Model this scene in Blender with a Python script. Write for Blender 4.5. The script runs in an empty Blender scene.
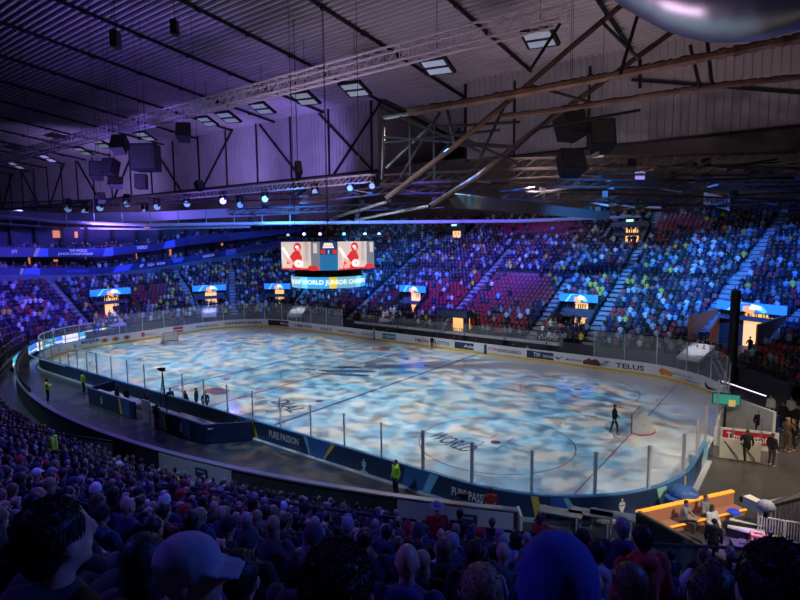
import bpy, bmesh, math, random
import numpy as np
from mathutils import Vector, Matrix
V=Vector
ordw=lambda n:'%d%s'%(n,{1:'st',2:'nd',3:'rd'}.get(n if n<20 else n%10,'th'))
rnd=random.Random(7); C=bpy.context.scene.collection
sc=bpy.context.scene
# ---------------- camera, exposure, world, lights ----------------
CP=Vector((34.327,-35.260,11.844)); F=553.27; YAW,PIT,ROL=-.644,-.109,-.009
_f=Vector((math.sin(YAW)*math.cos(PIT),math.cos(YAW)*math.cos(PIT),math.sin(PIT)))
_r=_f.cross(Vector((0,0,1))).normalized(); _u=_r.cross(_f)
RX=_r*math.cos(ROL)+_u*math.sin(ROL); UX=-_r*math.sin(ROL)+_u*math.cos(ROL)
cam=bpy.data.cameras.new('camera'); co=bpy.data.objects.new('camera',cam); C.objects.link(co)
cam.sensor_width=36; cam.lens=36*F/800; cam.clip_start=.05; cam.clip_end=900
M=Matrix((RX,UX,-_f)).transposed().to_4x4(); M.translation=CP; co.matrix_world=M; sc.camera=co
sc.view_settings.view_transform='Standard'; sc.view_settings.look='None'
sc.view_settings.exposure=0.0; sc.view_settings.gamma=1; sc.view_settings.use_curve_mapping=False
w=bpy.data.worlds.new('world'); sc.world=w; w.use_nodes=True
w.node_tree.nodes['Background'].inputs[0].default_value=(.10,.10,.30,1)
w.node_tree.nodes['Background'].inputs[1].default_value=.05

def spot(name,loc,to,col,power,ang=60,blend=.6,size=.4,gobo=None):
    l=bpy.data.lights.new(name,'SPOT'); l.color=col; l.energy=power; l.spot_size=math.radians(ang)
    l.spot_blend=blend; l.shadow_soft_size=size
    o=bpy.data.objects.new(name,l); C.objects.link(o); o.location=loc
    d=Vector(to)-Vector(loc); o.rotation_euler=d.to_track_quat('-Z','Y').to_euler()
    if gobo: gobo(l)
    return o
def ice_gobo(l):
    l.use_nodes=True; nt=l.node_tree; n=nt.nodes; L=nt.links
    em=n['Emission']; tc=n.new('ShaderNodeTexCoord'); sp=n.new('ShaderNodeSeparateXYZ'); L.new(tc.outputs['Normal'],sp.inputs[0])
    def mth(op,a,b=None):
        m=n.new('ShaderNodeMath'); m.operation=op
        for i,q in enumerate((a,b)):
            if q is None: continue
            if isinstance(q,(int,float)): m.inputs[i].default_value=q
            else: L.new(q,m.inputs[i])
        return m.outputs[0]
    x=mth('DIVIDE',sp.outputs[0],sp.outputs[2]); y=mth('DIVIDE',sp.outputs[1],sp.outputs[2])
    cb=n.new('ShaderNodeCombineXYZ'); L.new(x,cb.inputs[0]); L.new(y,cb.inputs[1])
    mp=n.new('ShaderNodeMapping'); mp.inputs['Rotation'].default_value=(0,0,.64-math.pi); mp.inputs['Scale'].default_value=(17,23,1); L.new(cb.outputs[0],mp.inputs[0])
    no=n.new('ShaderNodeTexNoise'); no.inputs['Scale'].default_value=1.0; no.inputs['Detail'].default_value=2.0; no.inputs['Roughness'].default_value=.55; no.inputs['Distortion'].default_value=.3
    L.new(mp.outputs[0],no.inputs['Vector'])
    n2=n.new('ShaderNodeTexNoise'); n2.inputs['Scale'].default_value=.55; n2.inputs['Detail'].default_value=1.0; mp2=n.new('ShaderNodeMapping'); mp2.inputs['Location'].default_value=(31,7,3); mp2.inputs['Scale'].default_value=(1,1,1)
    L.new(mp.outputs[0],mp2.inputs[0]); L.new(mp2.outputs[0],n2.inputs['Vector'])
    cr=n.new('ShaderNodeValToRGB'); e=cr.color_ramp.elements
    e[0].position=.36; e[0].color=(.05,.07,.09,1); e[1].position=.62; e[1].color=(1.0,.98,.92,1)
    k=cr.color_ramp.elements.new(.45); k.color=(.16,.34,.46,1); k=cr.color_ramp.elements.new(.53); k.color=(.62,.80,.86,1)
    L.new(no.outputs[0],cr.inputs[0])
    c2=n.new('ShaderNodeValToRGB'); e=c2.color_ramp.elements
    e[0].position=.40; e[0].color=(1.0,.68,.46,1); e[1].position=.62; e[1].color=(.22,.68,1.0,1)
    k=c2.color_ramp.elements.new(.49); k.color=(1,1,1,1)
    L.new(n2.outputs[0],c2.inputs[0])
    mx=n.new('ShaderNodeMix'); mx.data_type='RGBA'; mx.blend_type='MULTIPLY'; mx.inputs[0].default_value=1
    L.new(cr.outputs[0],mx.inputs[6]); L.new(c2.outputs[0],mx.inputs[7]); L.new(mx.outputs[2],em.inputs[0])
    em.inputs[1].default_value=1
for (x,y,tx,ty,e) in ((-28,-6,-23,-2,16000),(-15,12,-13,2,16500),(-9,-13,-5,-5,17000),(8,12,3,4,14500),(8,-13,9,-7,17500),(20,9,18,0,11500),(22,-10,20,-9,8000),(-22,-9,-16,-9,12000)):
    spot('ice_projector',(x,y,23),(tx,ty,0),(1,.97,.94),e*.92,64,.7,.10,ice_gobo)
spot('ice_fill',(-14,0,24),(-20,0,0),(.55,.75,1),900,110,.9,1.0); spot('ice_fill',(16,-6,24),(20,0,0),(.75,.8,1),700,100,.9,1.0)
for (x,tx,ty) in ((-22,-30,4),(-8,-16,15),(4,2,15),(16,18,15),(24,28,12)): spot('board_fill',(x,-6,17),(tx,ty,.8),(.85,.85,1),2600,42,.9,.5)  # soft lamps added to brighten the boards
BL=(.035,.17,1.0); PU=(.12,.07,1.0); CY=(.05,.30,1.0)
for x,c,e in ((-26,CY,.8),(-14,BL,.95),(-3,PU,1.1),(8,BL,1.0),(19,CY,.95),(31,BL,.9),(42,BL,.7)):
    spot('stand_wash',(x*.85,8,20),(x,33,6),c,49000*e,52,.75,.6)
for y,c,e in ((18,BL,.65),(6,BL,.5),(-6,PU,.75),(-16,PU,.85)):
    spot('stand_wash',(-18,y*.7,20),(-44,y,5),c,30000*e,62,.9,.6)
spot('stand_white',(4,-6,22),(6,28,4),(.8,.85,1),10500,74,1,1.0); spot('stand_white',(-10,-4,22),(-44,8,5),(.8,.75,1),3500,90,1,1.0)
spot('balcony_wash',(-18,-2,16),(-52,-8,12),(.10,.08,1),6000,80,.9,.6)
spot('balcony_wash',(-16,12,16),(-48,22,11),(.05,.18,1),7500,70,.9,.6)
spot('roof_uplight',(-45,0,12),(-60,22,40),(.26,.16,1.0),42000,110,1,5)
spot('roof_uplight',(-10,2,12),(-12,30,40),(.55,.42,.62),18000,120,1,5)
spot('roof_uplight',(22,0,10),(16,20,40),(.75,.5,.42),9000,120,1,5)
spot('wall_projector',(-38,22,20),(-58,50,30),(.34,.26,1.0),38000,64,.8,.2)
spot('wall_projector',(-60,26,20),(-90,50,30),(.34,.26,.9),26000,90,.8,.3)
spot('wall_projector',(-120,18,18),(-140,50,30),(.34,.26,.9),38000,120,.8,.3)
spot('wall_projector',(10,20,17),(15,50,30),(.7,.55,.55),6500,110,.8,.3)
spot('near_wash',(18,-14,26),(12,-32,6),(.10,.09,1.0),15000,90,.9,.5)
spot('near_wash',(46,-18,21),(32,-31,8),(.06,.13,1.0),8000,80,.9,.5)
spot('near_wash',(12,-42,24),(31,-33,9),(.14,.07,1.0),6500,80,.9,.5)
spot('near_wash',(-12,-8,24),(-8,-25,3),(.22,.10,1.0),11000,70,.9,.5)
spot('near_warm',(2,8,22),(14,-22,1),(1,.80,.62),6000,60,.9,.5)
spot('floor_key',(46,-1,19),(35,-2,0),(1,.80,.60),17000,38,.8,.3)
spot('gate_fill',(33,-16,12),(31,-1,.6),(1,.85,.62),3800,34,.7,.2)  # lamp added on the camera side to brighten the cream boards
spot('set_key',(38,-14,11),(31,-10.5,.5),(1,.82,.62),5200,32,.7,.2)
spot('banner_fill',(12,-34,26),(14,-15.5,.5),(.42,.66,1.0),8000,40,.9,.4)  # blue lamps added to brighten the near banners
spot('banner_fill',(36,-30,22),(28,-12,.5),(.42,.66,1.0),5500,34,.9,.4)
spot('banner_fill',(-30,-26,20),(-22,-14,1),(.5,.8,1.0),6500,40,.9,.4)
spot('banner_fill',(-16,-26,24),(-10,-17,.5),(.42,.7,1.0),10000,50,.9,.4)

# ---------------- materials ----------------
MATS={}
def mat(name,col,rough=.6,metal=0,emit=None,es=1,bump=0,bscale=20,var=0,trans=0,alpha=1,spec=.5):
    if name in MATS: return MATS[name]
    m=bpy.data.materials.new(name); m.use_nodes=True; nt=m.node_tree; b=nt.nodes['Principled BSDF']; L=nt.links
    b.inputs['Base Color'].default_value=(*col,1); b.inputs['Roughness'].default_value=rough; b.inputs['Metallic'].default_value=metal
    b.inputs['Specular IOR Level'].default_value=spec
    if alpha<1: b.inputs['Alpha'].default_value=alpha
    if trans: b.inputs['Transmission Weight'].default_value=trans
    if emit: b.inputs['Emission Color'].default_value=(*emit,1); b.inputs['Emission Strength'].default_value=es
    if var or bump:
        tc=nt.nodes.new('ShaderNodeTexCoord'); no=nt.nodes.new('ShaderNodeTexNoise'); no.inputs['Scale'].default_value=bscale; no.inputs['Detail'].default_value=4
        L.new(tc.outputs['Object'],no.inputs['Vector'])
        if var:
            r=nt.nodes.new('ShaderNodeValToRGB'); e=r.color_ramp.elements; e[0].position=.3; e[1].position=.7
            e[0].color=(*[c*(1-var) for c in col],1); e[1].color=(*[min(1,c*(1+var)) for c in col],1)
            L.new(no.outputs[0],r.inputs[0]); L.new(r.outputs[0],b.inputs['Base Color'])
        if bump:
            bp=nt.nodes.new('ShaderNodeBump'); bp.inputs['Strength'].default_value=bump; L.new(no.outputs[0],bp.inputs['Height']); L.new(bp.outputs[0],b.inputs['Normal'])
    MATS[name]=m; return m
ICE=mat('ice',(.80,.84,.86),.16,var=.05,bscale=.6,spec=.6)
WHITE=mat('white_plastic',(.80,.80,.82),.35,var=.03,bscale=3)
YEL=mat('kickplate_yellow',(.75,.50,.06),.4,var=.08,bscale=3)
RED=mat('red_paint',(.55,.05,.06),.4); REDL=mat('line_red',(.42,.07,.10),.3); BLUL=mat('line_blue',(.05,.12,.28),.3)
BLUC=mat('crease_blue',(.45,.58,.70),.2)
NAVY=mat('banner_navy',(.022,.045,.115),.5,var=.12,bscale=1.5,bump=.1); BBLU=mat('banner_blue',(.05,.15,.42),.5,var=.1,bscale=2)
LBLU=mat('banner_light_blue',(.25,.62,.85),.5,var=.1,bscale=2); MINT=mat('banner_mint',(.38,.75,.60),.5,var=.1,bscale=2); BYEL=mat('banner_yellow',(.85,.60,.08),.5,var=.1,bscale=2)
BLK=mat('matte_black',(.012,.012,.014),.6,var=.2,bscale=4); DKG=mat('dark_grey',(.04,.04,.045),.55,var=.2,bscale=2)
GREY=mat('grey_paint',(.28,.28,.30),.5,var=.1,bscale=2); LGREY=mat('light_grey',(.55,.55,.58),.5,var=.06,bscale=2)
ALU=mat('aluminium',(.62,.63,.66),.35,.9,var=.05,bscale=5); STEEL=mat('brown_steel',(.12,.07,.06),.6,.2,var=.3,bscale=.8,bump=.2)
DSTEEL=mat('dark_steel',(.02,.02,.025),.5,.3,var=.2,bscale=2); GLASS=mat('safety_glass',(.75,.85,.88),.04,alpha=.10,spec=.8)
FLOOR=mat('wet_dark_floor',(.085,.08,.08),.25,var=.25,bscale=.35,spec=.5)
CONC=mat('concrete_tread',(.10,.10,.12),.75,var=.2,bscale=1.2,bump=.1); STEP=mat('step_paint',(.32,.34,.36),.6,var=.12,bscale=4)
SEATM=mat('seat_red',(.28,.02,.035),.45,var=.15,bscale=3); DECK=mat('shaded_roof_deck',(.06,.055,.06),.6,var=.15,bscale=.12)  # deck coloured dark so the gaps between battens look shaded
RIB=mat('roof_batten',(.62,.55,.55),.55,var=.12,bscale=.15); CURT=mat('wall_cladding',(.42,.38,.38),.7,var=.12,bscale=.25)
ORANGE=mat('orange_panel',(.50,.24,.15),.5,var=.06,bscale=2); LAMPW=mat('floodlight_glass',(.45,.5,.6),.3,emit=(.6,.7,.9),es=.18)
DUCT=mat('duct_metal',(.36,.37,.44),.36,.9,var=.06,bscale=1); SHEET=mat('white_sheet',(.82,.82,.86),.7,bump=.05,bscale=3,emit=(.8,.8,.95),es=.0)
WARM=mat('room_wall_glow',(.75,.42,.16),.6,emit=(1,.55,.18),es=1.1,var=.1,bscale=2)  # wall glows by itself, standing for the light of a lit room
CREAM=mat('cream_board',(.78,.72,.58),.45,var=.04,bscale=3); HIVIS=mat('hi_vis',(.55,.95,.05),.5,var=.1,bscale=9)
NET=mat('net_cord',(.80,.78,.74),.8); BLUEW=mat('blue_wall',(.10,.15,.22),.6,var=.1,bscale=.5)
def em(name,col,s=1): return mat(name,col,.5,emit=col,es=s)

# ---------------- mesh helpers ----------------
def parent(o,p):
    if p is not None:
        o.parent=p
        o.matrix_parent_inverse=Matrix.Identity(4)
        if p.location.length>0 or any(p.rotation_euler): # keep children in world space for world-built parts
            o.matrix_parent_inverse=(Matrix.LocRotScale(p.location,p.rotation_euler,None)).inverted()
class MB:
    def __init__(s): s.v=[]; s.f=[]; s.m=[]; s.mats=[]
    def mi(s,m):
        if m not in s.mats: s.mats.append(m)
        return s.mats.index(m)
    def add(s,vs,fs,m):
        b=len(s.v); s.v+= [tuple(q) for q in vs]; k=s.mi(m)
        for f in fs: s.f.append([i+b for i in f]); s.m.append(k)
    def hexa(s,P,m): # 8 points bottom 4 ccw, top 4
        s.add(P,[(0,3,2,1),(4,5,6,7),(0,1,5,4),(1,2,6,5),(2,3,7,6),(3,0,4,7)],m)
    def box(s,c,d,m,rz=0,R=None):
        hx,hy,hz=d[0]/2,d[1]/2,d[2]/2
        P=[Vector(q) for q in ((-hx,-hy,-hz),(hx,-hy,-hz),(hx,hy,-hz),(-hx,hy,-hz),(-hx,-hy,hz),(hx,-hy,hz),(hx,hy,hz),(-hx,hy,hz))]
        if R is None: R=Matrix.Rotation(rz,3,'Z')
        s.hexa([R@q+Vector(c) for q in P],m)
    def bar(s,a,b,wd,m,n=4,wd2=None):
        a=Vector(a); b=Vector(b); d=b-a
        if d.length<1e-6: return
        d.normalize(); u=d.cross(Vector((0,0,1)))
        if u.length<1e-3: u=Vector((1,0,0))
        u.normalize(); v=d.cross(u); w2=wd if wd2 is None else wd2
        P=[]
        for q,r in ((a,wd/2),(b,w2/2)):
            for k in range(n):
                t=2*math.pi*(k+.5)/n; rr=r*(1.414 if n==4 else 1); P.append(q+u*math.cos(t)*rr+v*math.sin(t)*rr)
        fs=[tuple((k,(k+1)%n,n+(k+1)%n,n+k)) for k in range(n)]+[tuple(range(n))[::-1],tuple(range(n,2*n))]
        s.add(P,fs,m)
    def tube(s,pts,r,m,n=8):
        for a,b in zip(pts[:-1],pts[1:]): s.bar(a,b,2*r,m,n)
    def ell(s,c,r,m,nu=10,nv=7,R=None):
        P=[];R=R or Matrix.Identity(3)
        for j in range(1,nv):
            for i in range(nu):
                a=2*math.pi*i/nu; b=math.pi*j/nv
                P.append(R@Vector((r[0]*math.sin(b)*math.cos(a),r[1]*math.sin(b)*math.sin(a),r[2]*math.cos(b)))+Vector(c))
        P.append(Vector(c)+R@Vector((0,0,r[2]))); P.append(Vector(c)-R@Vector((0,0,r[2])))
        fs=[]; t=len(P)-2
        for j in range(nv-2):
            for i in range(nu): fs.append((j*nu+i,(j+1)*nu+i,(j+1)*nu+(i+1)%nu,j*nu+(i+1)%nu))
        for i in range(nu): fs.append((t,i,(i+1)%nu)); fs.append((t+1,(nv-2)*nu+(i+1)%nu,(nv-2)*nu+i))
        s.add(P,fs,m)
    def build(s,name,par=None,smooth=False):
        me=bpy.data.meshes.new(name); me.from_pydata(s.v,[],s.f)
        for m in s.mats: me.materials.append(m)
        me.polygons.foreach_set('material_index',s.m)
        if smooth: me.polygons.foreach_set('use_smooth',[True]*len(s.f))
        me.update(); o=bpy.data.objects.new(name,me); C.objects.link(o); parent(o,par); return o
def tag(o,label,cat,group=None,kind=None):
    if label: o['label']=label
    if cat: o['category']=cat
    if group: o['group']=group
    if kind: o['kind']=kind
    return o
def thing(name,label,cat,loc=(0,0,0),group=None):
    o=bpy.data.objects.new(name,None); C.objects.link(o); o.location=loc; o.empty_display_size=.2
    return tag(o,label,cat,group)
def struct(o,label=None,cat=None):
    o['kind']='structure'
    if label: tag(o,label,cat)
    return o
def pt(u,v,dep): return CP+(_f+RX*((u-400)/F)-UX*((v-300)/F))*dep
def ptz(u,v,z):
    d=_f+RX*((u-400)/F)-UX*((v-300)/F); return CP+d*((z-CP.z)/d.z)
def pty(u,v,y):
    d=_f+RX*((u-400)/F)-UX*((v-300)/F); return CP+d*((y-CP.y)/d.y)
def prj(P):
    d=Vector(P)-CP; z=d.dot(_f)
    if z<.05: return (-9999,-9999,z)
    return (400+F*d.dot(RX)/z,300-F*d.dot(UX)/z,z)

# ---------------- rink outline path (clockwise from above) ----------------
HX,HY,RR=30.15,14.64,8.0; SX,SY=HX-RR,HY-RR
L1=2*SY; LA=math.pi/2*RR; L2=2*SX; PER=2*L1+2*L2+4*LA
def ring(s,off=0):   # returns (x,y),(nx,ny) outward ; s from left end bottom going up
    s%=PER
    segs=((L1,'l'),(LA,'a'),(L2,'t'),(LA,'b'),(L1,'r'),(LA,'c'),(L2,'n'),(LA,'d'))
    for ln,k in segs:
        if s<=ln: break
        s-=ln
    if k=='l': x,y,nx,ny=-HX,-SY+s,-1,0
    elif k=='t': x,y,nx,ny=-SX+s,HY,0,1
    elif k=='r': x,y,nx,ny=HX,SY-s,1,0
    elif k=='n': x,y,nx,ny=SX-s,-HY,0,-1
    else:
        cx,cy,a0={'a':(-SX,SY,180),'b':(SX,SY,90),'c':(SX,-SY,0),'d':(-SX,-SY,-90)}[k]
        a=math.radians(a0)-s/RR; nx,ny=math.cos(a),math.sin(a); x,y=cx+RR*nx,cy+RR*ny
    return (x+nx*off,y+ny*off),(nx,ny)
_SS=[i*.1 for i in range(int(PER/.1)+1)]; _PP=[ring(s)[0] for s in _SS]
def s_of(x,y):
    return min(zip(_SS,_PP),key=lambda q:(q[1][0]-x)**2+(q[1][1]-y)**2)[0]
def s_px(u,v,z):
    P=ptz(u,v,z); q=s_of(P.x,P.y); return q-PER if u<200 and q>PER-30 else q
def doff(x,y):
    ax,ay=abs(x)-SX,abs(y)-SY
    if ax>0 and ay>0: return math.hypot(ax,ay)-RR
    return max(ax-RR,ay-RR)
def ribbon(mb,s0,s1,o0,o1,z0,z1,m,step=.8,path=ring):
    n=max(1,int(math.ceil((s1-s0)/step))); P=[]
    for i in range(n+1):
        s=s0+(s1-s0)*i/n; a=path(s,o0)[0]; b=path(s,o1)[0]
        P+=[(a[0],a[1],z0),(b[0],b[1],z0),(b[0],b[1],z1),(a[0],a[1],z1)]
    fs=[]
    for i in range(n):
        k=4*i
        for j in range(4): fs.append((k+j,k+4+j,k+4+(j+1)%4,k+(j+1)%4))
    fs+= [(0,1,2,3),(4*n+3,4*n+2,4*n+1,4*n)]
    mb.add(P,fs,m)
_tc={}
def text_geo(txt,bold=False):
    if txt in _tc: return _tc[txt]
    c=bpy.data.curves.new('t','FONT'); c.body=txt; c.resolution_u=2; c.offset=.02 if bold else 0
    o=bpy.data.objects.new('t',c); C.objects.link(o); bpy.context.view_layer.update()
    me=bpy.data.meshes.new_from_object(o.evaluated_get(bpy.context.evaluated_depsgraph_get()))
    V=np.array([v.co[:2] for v in me.vertices]); Fc=[list(p.vertices) for p in me.polygons]
    bpy.data.objects.remove(o); bpy.data.curves.remove(c)
    V-=V.min(0); V/=V.max(0); _tc[txt]=(V,Fc); return _tc[txt]
def text_on(mb,txt,m,fn,bold=True):  # fn(u,v in 0..1)->xyz
    V,Fc=text_geo(txt,bold); mb.add([fn(a,b) for a,b in V],Fc,m)
def flat_text(mb,txt,m,o,ux,uy):
    o=Vector(o);ux=Vector(ux);uy=Vector(uy); text_on(mb,txt,m,lambda a,b:o+ux*a+uy*b)

# ---------------- floor, ice ----------------
b=MB(); b.add([(-60,-40,-.02),(60,-40,-.02),(60,60,-.02),(-60,60,-.02)],[(0,1,2,3)],FLOOR); struct(b.build('floor'))
ice=MB(); P=[]
n=160
for i in range(n): q=ring(PER*(1-i/n))[0]; P.append((q[0],q[1],.02))
ice.add(P,[list(range(n))],ICE); ice=ice.build('ice_sheet'); tag(ice,'white hockey ice sheet with lines and circles inside the boards','ice')
def flat(mb,pts,m,z=.026): mb.add([(x,y,z) for x,y in pts],[list(range(len(pts)))],m)
def lin(name,x,wd,m):
    y=HY if abs(x)<SX else SY+math.sqrt(RR*RR-(abs(x)-SX)**2)
    mb=MB(); flat(mb,[(x-wd/2,-y),(x+wd/2,-y),(x+wd/2,y),(x-wd/2,y)],m); mb.build(name,ice)
lin('centre_line',0,.20,REDL); lin('blue_line',-7.02,.22,BLUL); lin('blue_line',7.02,.22,BLUL); lin('goal_line',26,.07,REDL); lin('goal_line',-26,.07,REDL)
def circ(name,cx,cy,r,wd,m,full=False):
    mb=MB(); P=[]; n=64
    for i in range(n):
        a=2*math.pi*i/n
        if full: P.append((cx+r*math.cos(a),cy+r*math.sin(a)))
        else: P+=[(cx+r*math.cos(a),cy+r*math.sin(a),.027),(cx+(r-wd)*math.cos(a),cy+(r-wd)*math.sin(a),.027)]
    if full: flat(mb,P,m,.028)
    else: mb.add(P,[(2*i,(2*i+2)%(2*n),(2*i+3)%(2*n),2*i+1) for i in range(n)],m)
    return mb.build(name,ice)
circ('centre_circle',0,0,4.5,.06,BLUL)
for sx in (-1,1):
    for sy in (-1,1):
        circ('faceoff_circle',20*sx,7*sy,4.5,.06,REDL); circ('faceoff_spot',20*sx,7*sy,.30,0,REDL,True); circ('faceoff_spot',5.6*sx,7*sy,.30,0,REDL,True)
        for ax in (-1,1):
            for ay in (-1,1):
                mb=MB(); cx,cy=20*sx+ax*.55,7*sy+ay*.35
                flat(mb,[(cx-.03,cy-.03),(cx+ax*1.2,cy-.03),(cx+ax*1.2,cy+.03),(cx-.03,cy+.03)],REDL,.028); flat(mb,[(cx-.03,cy),(cx+.03,cy),(cx+.03,cy+ay*.9),(cx-.03,cy+ay*.9)],REDL,.029); mb.build('faceoff_mark',ice)
    mb=MB(); P=[(26*sx,1.8*math.cos(t)) for t in (0,)]
    P=[(26*sx-sx*1.8*math.sin(math.pi*i/16),1.8*math.cos(math.pi*i/16)) for i in range(17)]; flat(mb,P,BLUC,.025); mb.build('goal_crease',ice)
# painted centre-ice emblem: swoosh shapes and lettering, printed lozenge logos
mb=MB(); DK=mat('ice_print_dark',(.10,.16,.26),.2); PK=mat('ice_print_red',(.50,.22,.25),.2)
for k,(cx,cy,rx,ry,a) in enumerate(((1.0,1.2,2.6,.55,.5),(2.2,.3,1.7,.40,.4),(-.2,2.0,1.6,.35,.7))):
    flat(mb,[(cx+rx*math.cos(t)*math.cos(a)-ry*math.sin(t)*math.sin(a),cy+rx*math.cos(t)*math.sin(a)+ry*math.sin(t)*math.cos(a)) for t in [2*math.pi*i/20 for i in range(20)]],DK,.029+.0005*k)
flat_text(mb,'IIHF WORLD',DK,(-2.8,-.8,.03),(4.2,1.0,0),(-.15,.6,0)); flat_text(mb,'JUNIOR CHAMPIONSHIP',DK,(-2.9,-1.8,.03),(5.0,1.2,0),(-.15,.55,0))
mb.build('ice_emblem',ice)
mb=MB()
for (u,v) in ((217,391),(381,349)):
    P0=ptz(u,v,.03); flat(mb,[(P0.x+1.3*math.cos(t),P0.y+.9*math.sin(t)) for t in [2*math.pi*i/6 for i in range(6)]],PK,.0285)
for (u,v,tx) in ((270,402,'DIAL'),(425,436,'WORLD'),):
    P0=ptz(u,v,.03); flat_text(mb,tx,DK,(P0.x,P0.y,.03),(3.2,-.9,0),(.5,1.2,0))
mb.build('ice_logo',ice)

# ---------------- boards ----------------
# inner faces white with yellow kick, outer faces navy banner
def board_run(name,label,s0,s1,outer):
    root=thing(name,label,'rink boards',(*ring((s0+s1)/2)[0],0))
    b=MB(); ribbon(b,s0,s1,0,.12,.02,1.07,WHITE); b.build('board_panel',root)
    b=MB(); ribbon(b,s0,s1,-.02,.0,.02,.24,YEL); b.build('kick_plate',root)
    b=MB(); ribbon(b,s0,s1,-.02,.16,1.07,1.13,mat('rail_blue',(.10,.30,.55),.4) if outer else WHITE); b.build('cap_rail',root)
    if outer: b=MB(); ribbon(b,s0,s1,.12,.17,.10,1.07,NAVY); b.build('banner_skirt',root); b=MB(); ribbon(b,s0,s1,.12,.42,0,.10,LGREY); b.build('base_step',root)
    return root
sA=s_px(52,346,1.1); 
S_R=2*0+L1+LA+L2+LA   # start of right end
FAR=board_run('far_boards','white rink boards with adverts along the far side and left end',0,S_R+5.3,False)
NEAR=board_run('near_boards','rink boards with navy printed banner along the near side',S_R+L1-3.6,PER,True)
ads=[ # u0,v0,u1,v1 (mid-height), text, mat, z0,z1
 (77,341.5,98,338.3,'BEIJER',BLK,.56,.98),(78,345.6,97,343,'BYGGMATERIAL',BLK,.42,.5),
 (133+14,334,161,332,'SPORTSYS',GREY,.5,.72),(201,325.6,221,323.6,'Maskals',mat('ad_grey_blue',(.25,.30,.42),.5),.5,.85),
 (229,324.5,254,323.5,'VANNAVAARA',BLK,.5,.85),(289,323,307,325.5,'HAMILTON',BLK,.48,.82),(313,327,326,328.5,'cirkel K',mat('ad_red',(.6,.05,.05),.5),.45,.85),
 (331,329,351,331,'CARTAGENA',mat('ad_red',(.6,.05,.05),.5),.5,.75),(358,331.5,369,333,'GAIS',mat('ad_grey_blue',(.25,.30,.42),.5),.45,.8),
 (411,338.5,424,340,'NEON',BLK,.5,.85),(431,341,447,342.5,'LOTTO',BLK,.45,.85),
 (484,348,492,349,'STOP',mat('ad_red',(.6,.05,.05),.5),.55,.85),(493,349,517,352,'HOCKEYCLARGE.CA',BLK,.5,.8),
 (564,357,580,359,'McDIVAN',BLK,.5,.7),(614,363,641,367,'TELUS',BLK,.40,.85),(664,371,687,377,'MONGOLIAN',GREY,.6,.8),(664,375,682,380,'COMPANY',GREY,.3,.52)]
for u0,v0,u1,v1,tx,m,z0,z1 in ads:
    s0=s_px(u0,v0+2,.7); s1=s_px(u1,v1+2,.7); mb=MB()
    text_on(mb,tx,m,lambda a,b,s0=s0,s1=s1,z0=z0,z1=z1:(*ring(s0+(s1-s0)*a,-.035)[0],z0+(z1-z0)*b)); mb.build('advert_lettering',FAR)
def patch(u0,u1,v,z0,z1,m,par,name,off=-.022,label=None):
    s0=s_px(u0,v,.7); s1=s_px(u1,v,.7); mb=MB(); ribbon(mb,s0,s1,off-.006,off,z0,z1,m); o=mb.build(name,par)
    if label:o['label']=label
    return s0,s1
NVP=mat('advert_navy',(.02,.05,.11),.4); TEAL=mat('advert_teal',(.02,.22,.36),.4); RPN=mat('advert_red',(.55,.03,.06),.4); ORG=mat('advert_orange',(.8,.25,.05),.4)
for q in ((263,287,324,.30,1.03,BLK,'black advert panel'),(379,400,336,.32,1.0,TEAL,'teal advert panel'),(452,479,345,.30,1.0,NVP,'navy advert panel near the gate'),(520,555,356,.30,1.0,NVP,'navy advert panel with white bear mark'),(171,191,330,.35,1.02,RPN,'red advert panel with script'),
          (143,148,335,.45,.95,RPN,'red square logo'),(70,76,345,.35,.8,ORG,'orange square logo')): patch(q[0],q[1],q[2],q[3],q[4],q[5],FAR,'advert_panel',label=q[6])
for u0,u1,v in ((375,377,334),(481,484,349)): patch(u0,u1,v,.05,1.06,NAVY,FAR,'gate_post')
for u,v in ((108,340),(120,338.5),(131,337)):
    s=s_px(u,v+1,.7); mb=MB(); P=[(*ring(s+.45*math.cos(t),-.03)[0],.68+.26*math.sin(t)) for t in [2*math.pi*i/12 for i in range(12)]]; mb.add(P,[list(range(12))],ORG); P=[(*ring(s+.18*math.cos(t),-.036)[0],.68+.1*math.sin(t)) for t in [2*math.pi*i/8 for i in range(8)]]; mb.add(P,[list(range(8))],BLK); mb.build('round_logo',FAR)
for u0,v0,u1,v1,tx,z0,z1,m in ((266,325,284,326,'PELLETON',.52,.82,WHITE),(462,345,473,347,'Atlas',.5,.8,WHITE),(529,355,535,356,'TW',.45,.9,WHITE),(536,357,548,359,'TISKE WUNDER',.5,.75,WHITE),(382,334,399,337,'GOTEBORG CO',.5,.8,WHITE),(173,330,189,328,'Hartwall',.5,.85,WHITE)):
    s0=s_px(u0,v0+1,.7); s1=s_px(u1,v1+1,.7); mb=MB(); text_on(mb,tx,m,lambda a,b:(*ring(s0+(s1-s0)*a,-.045)[0],z0+(z1-z0)*b)); mb.build('advert_lettering',FAR)
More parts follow.
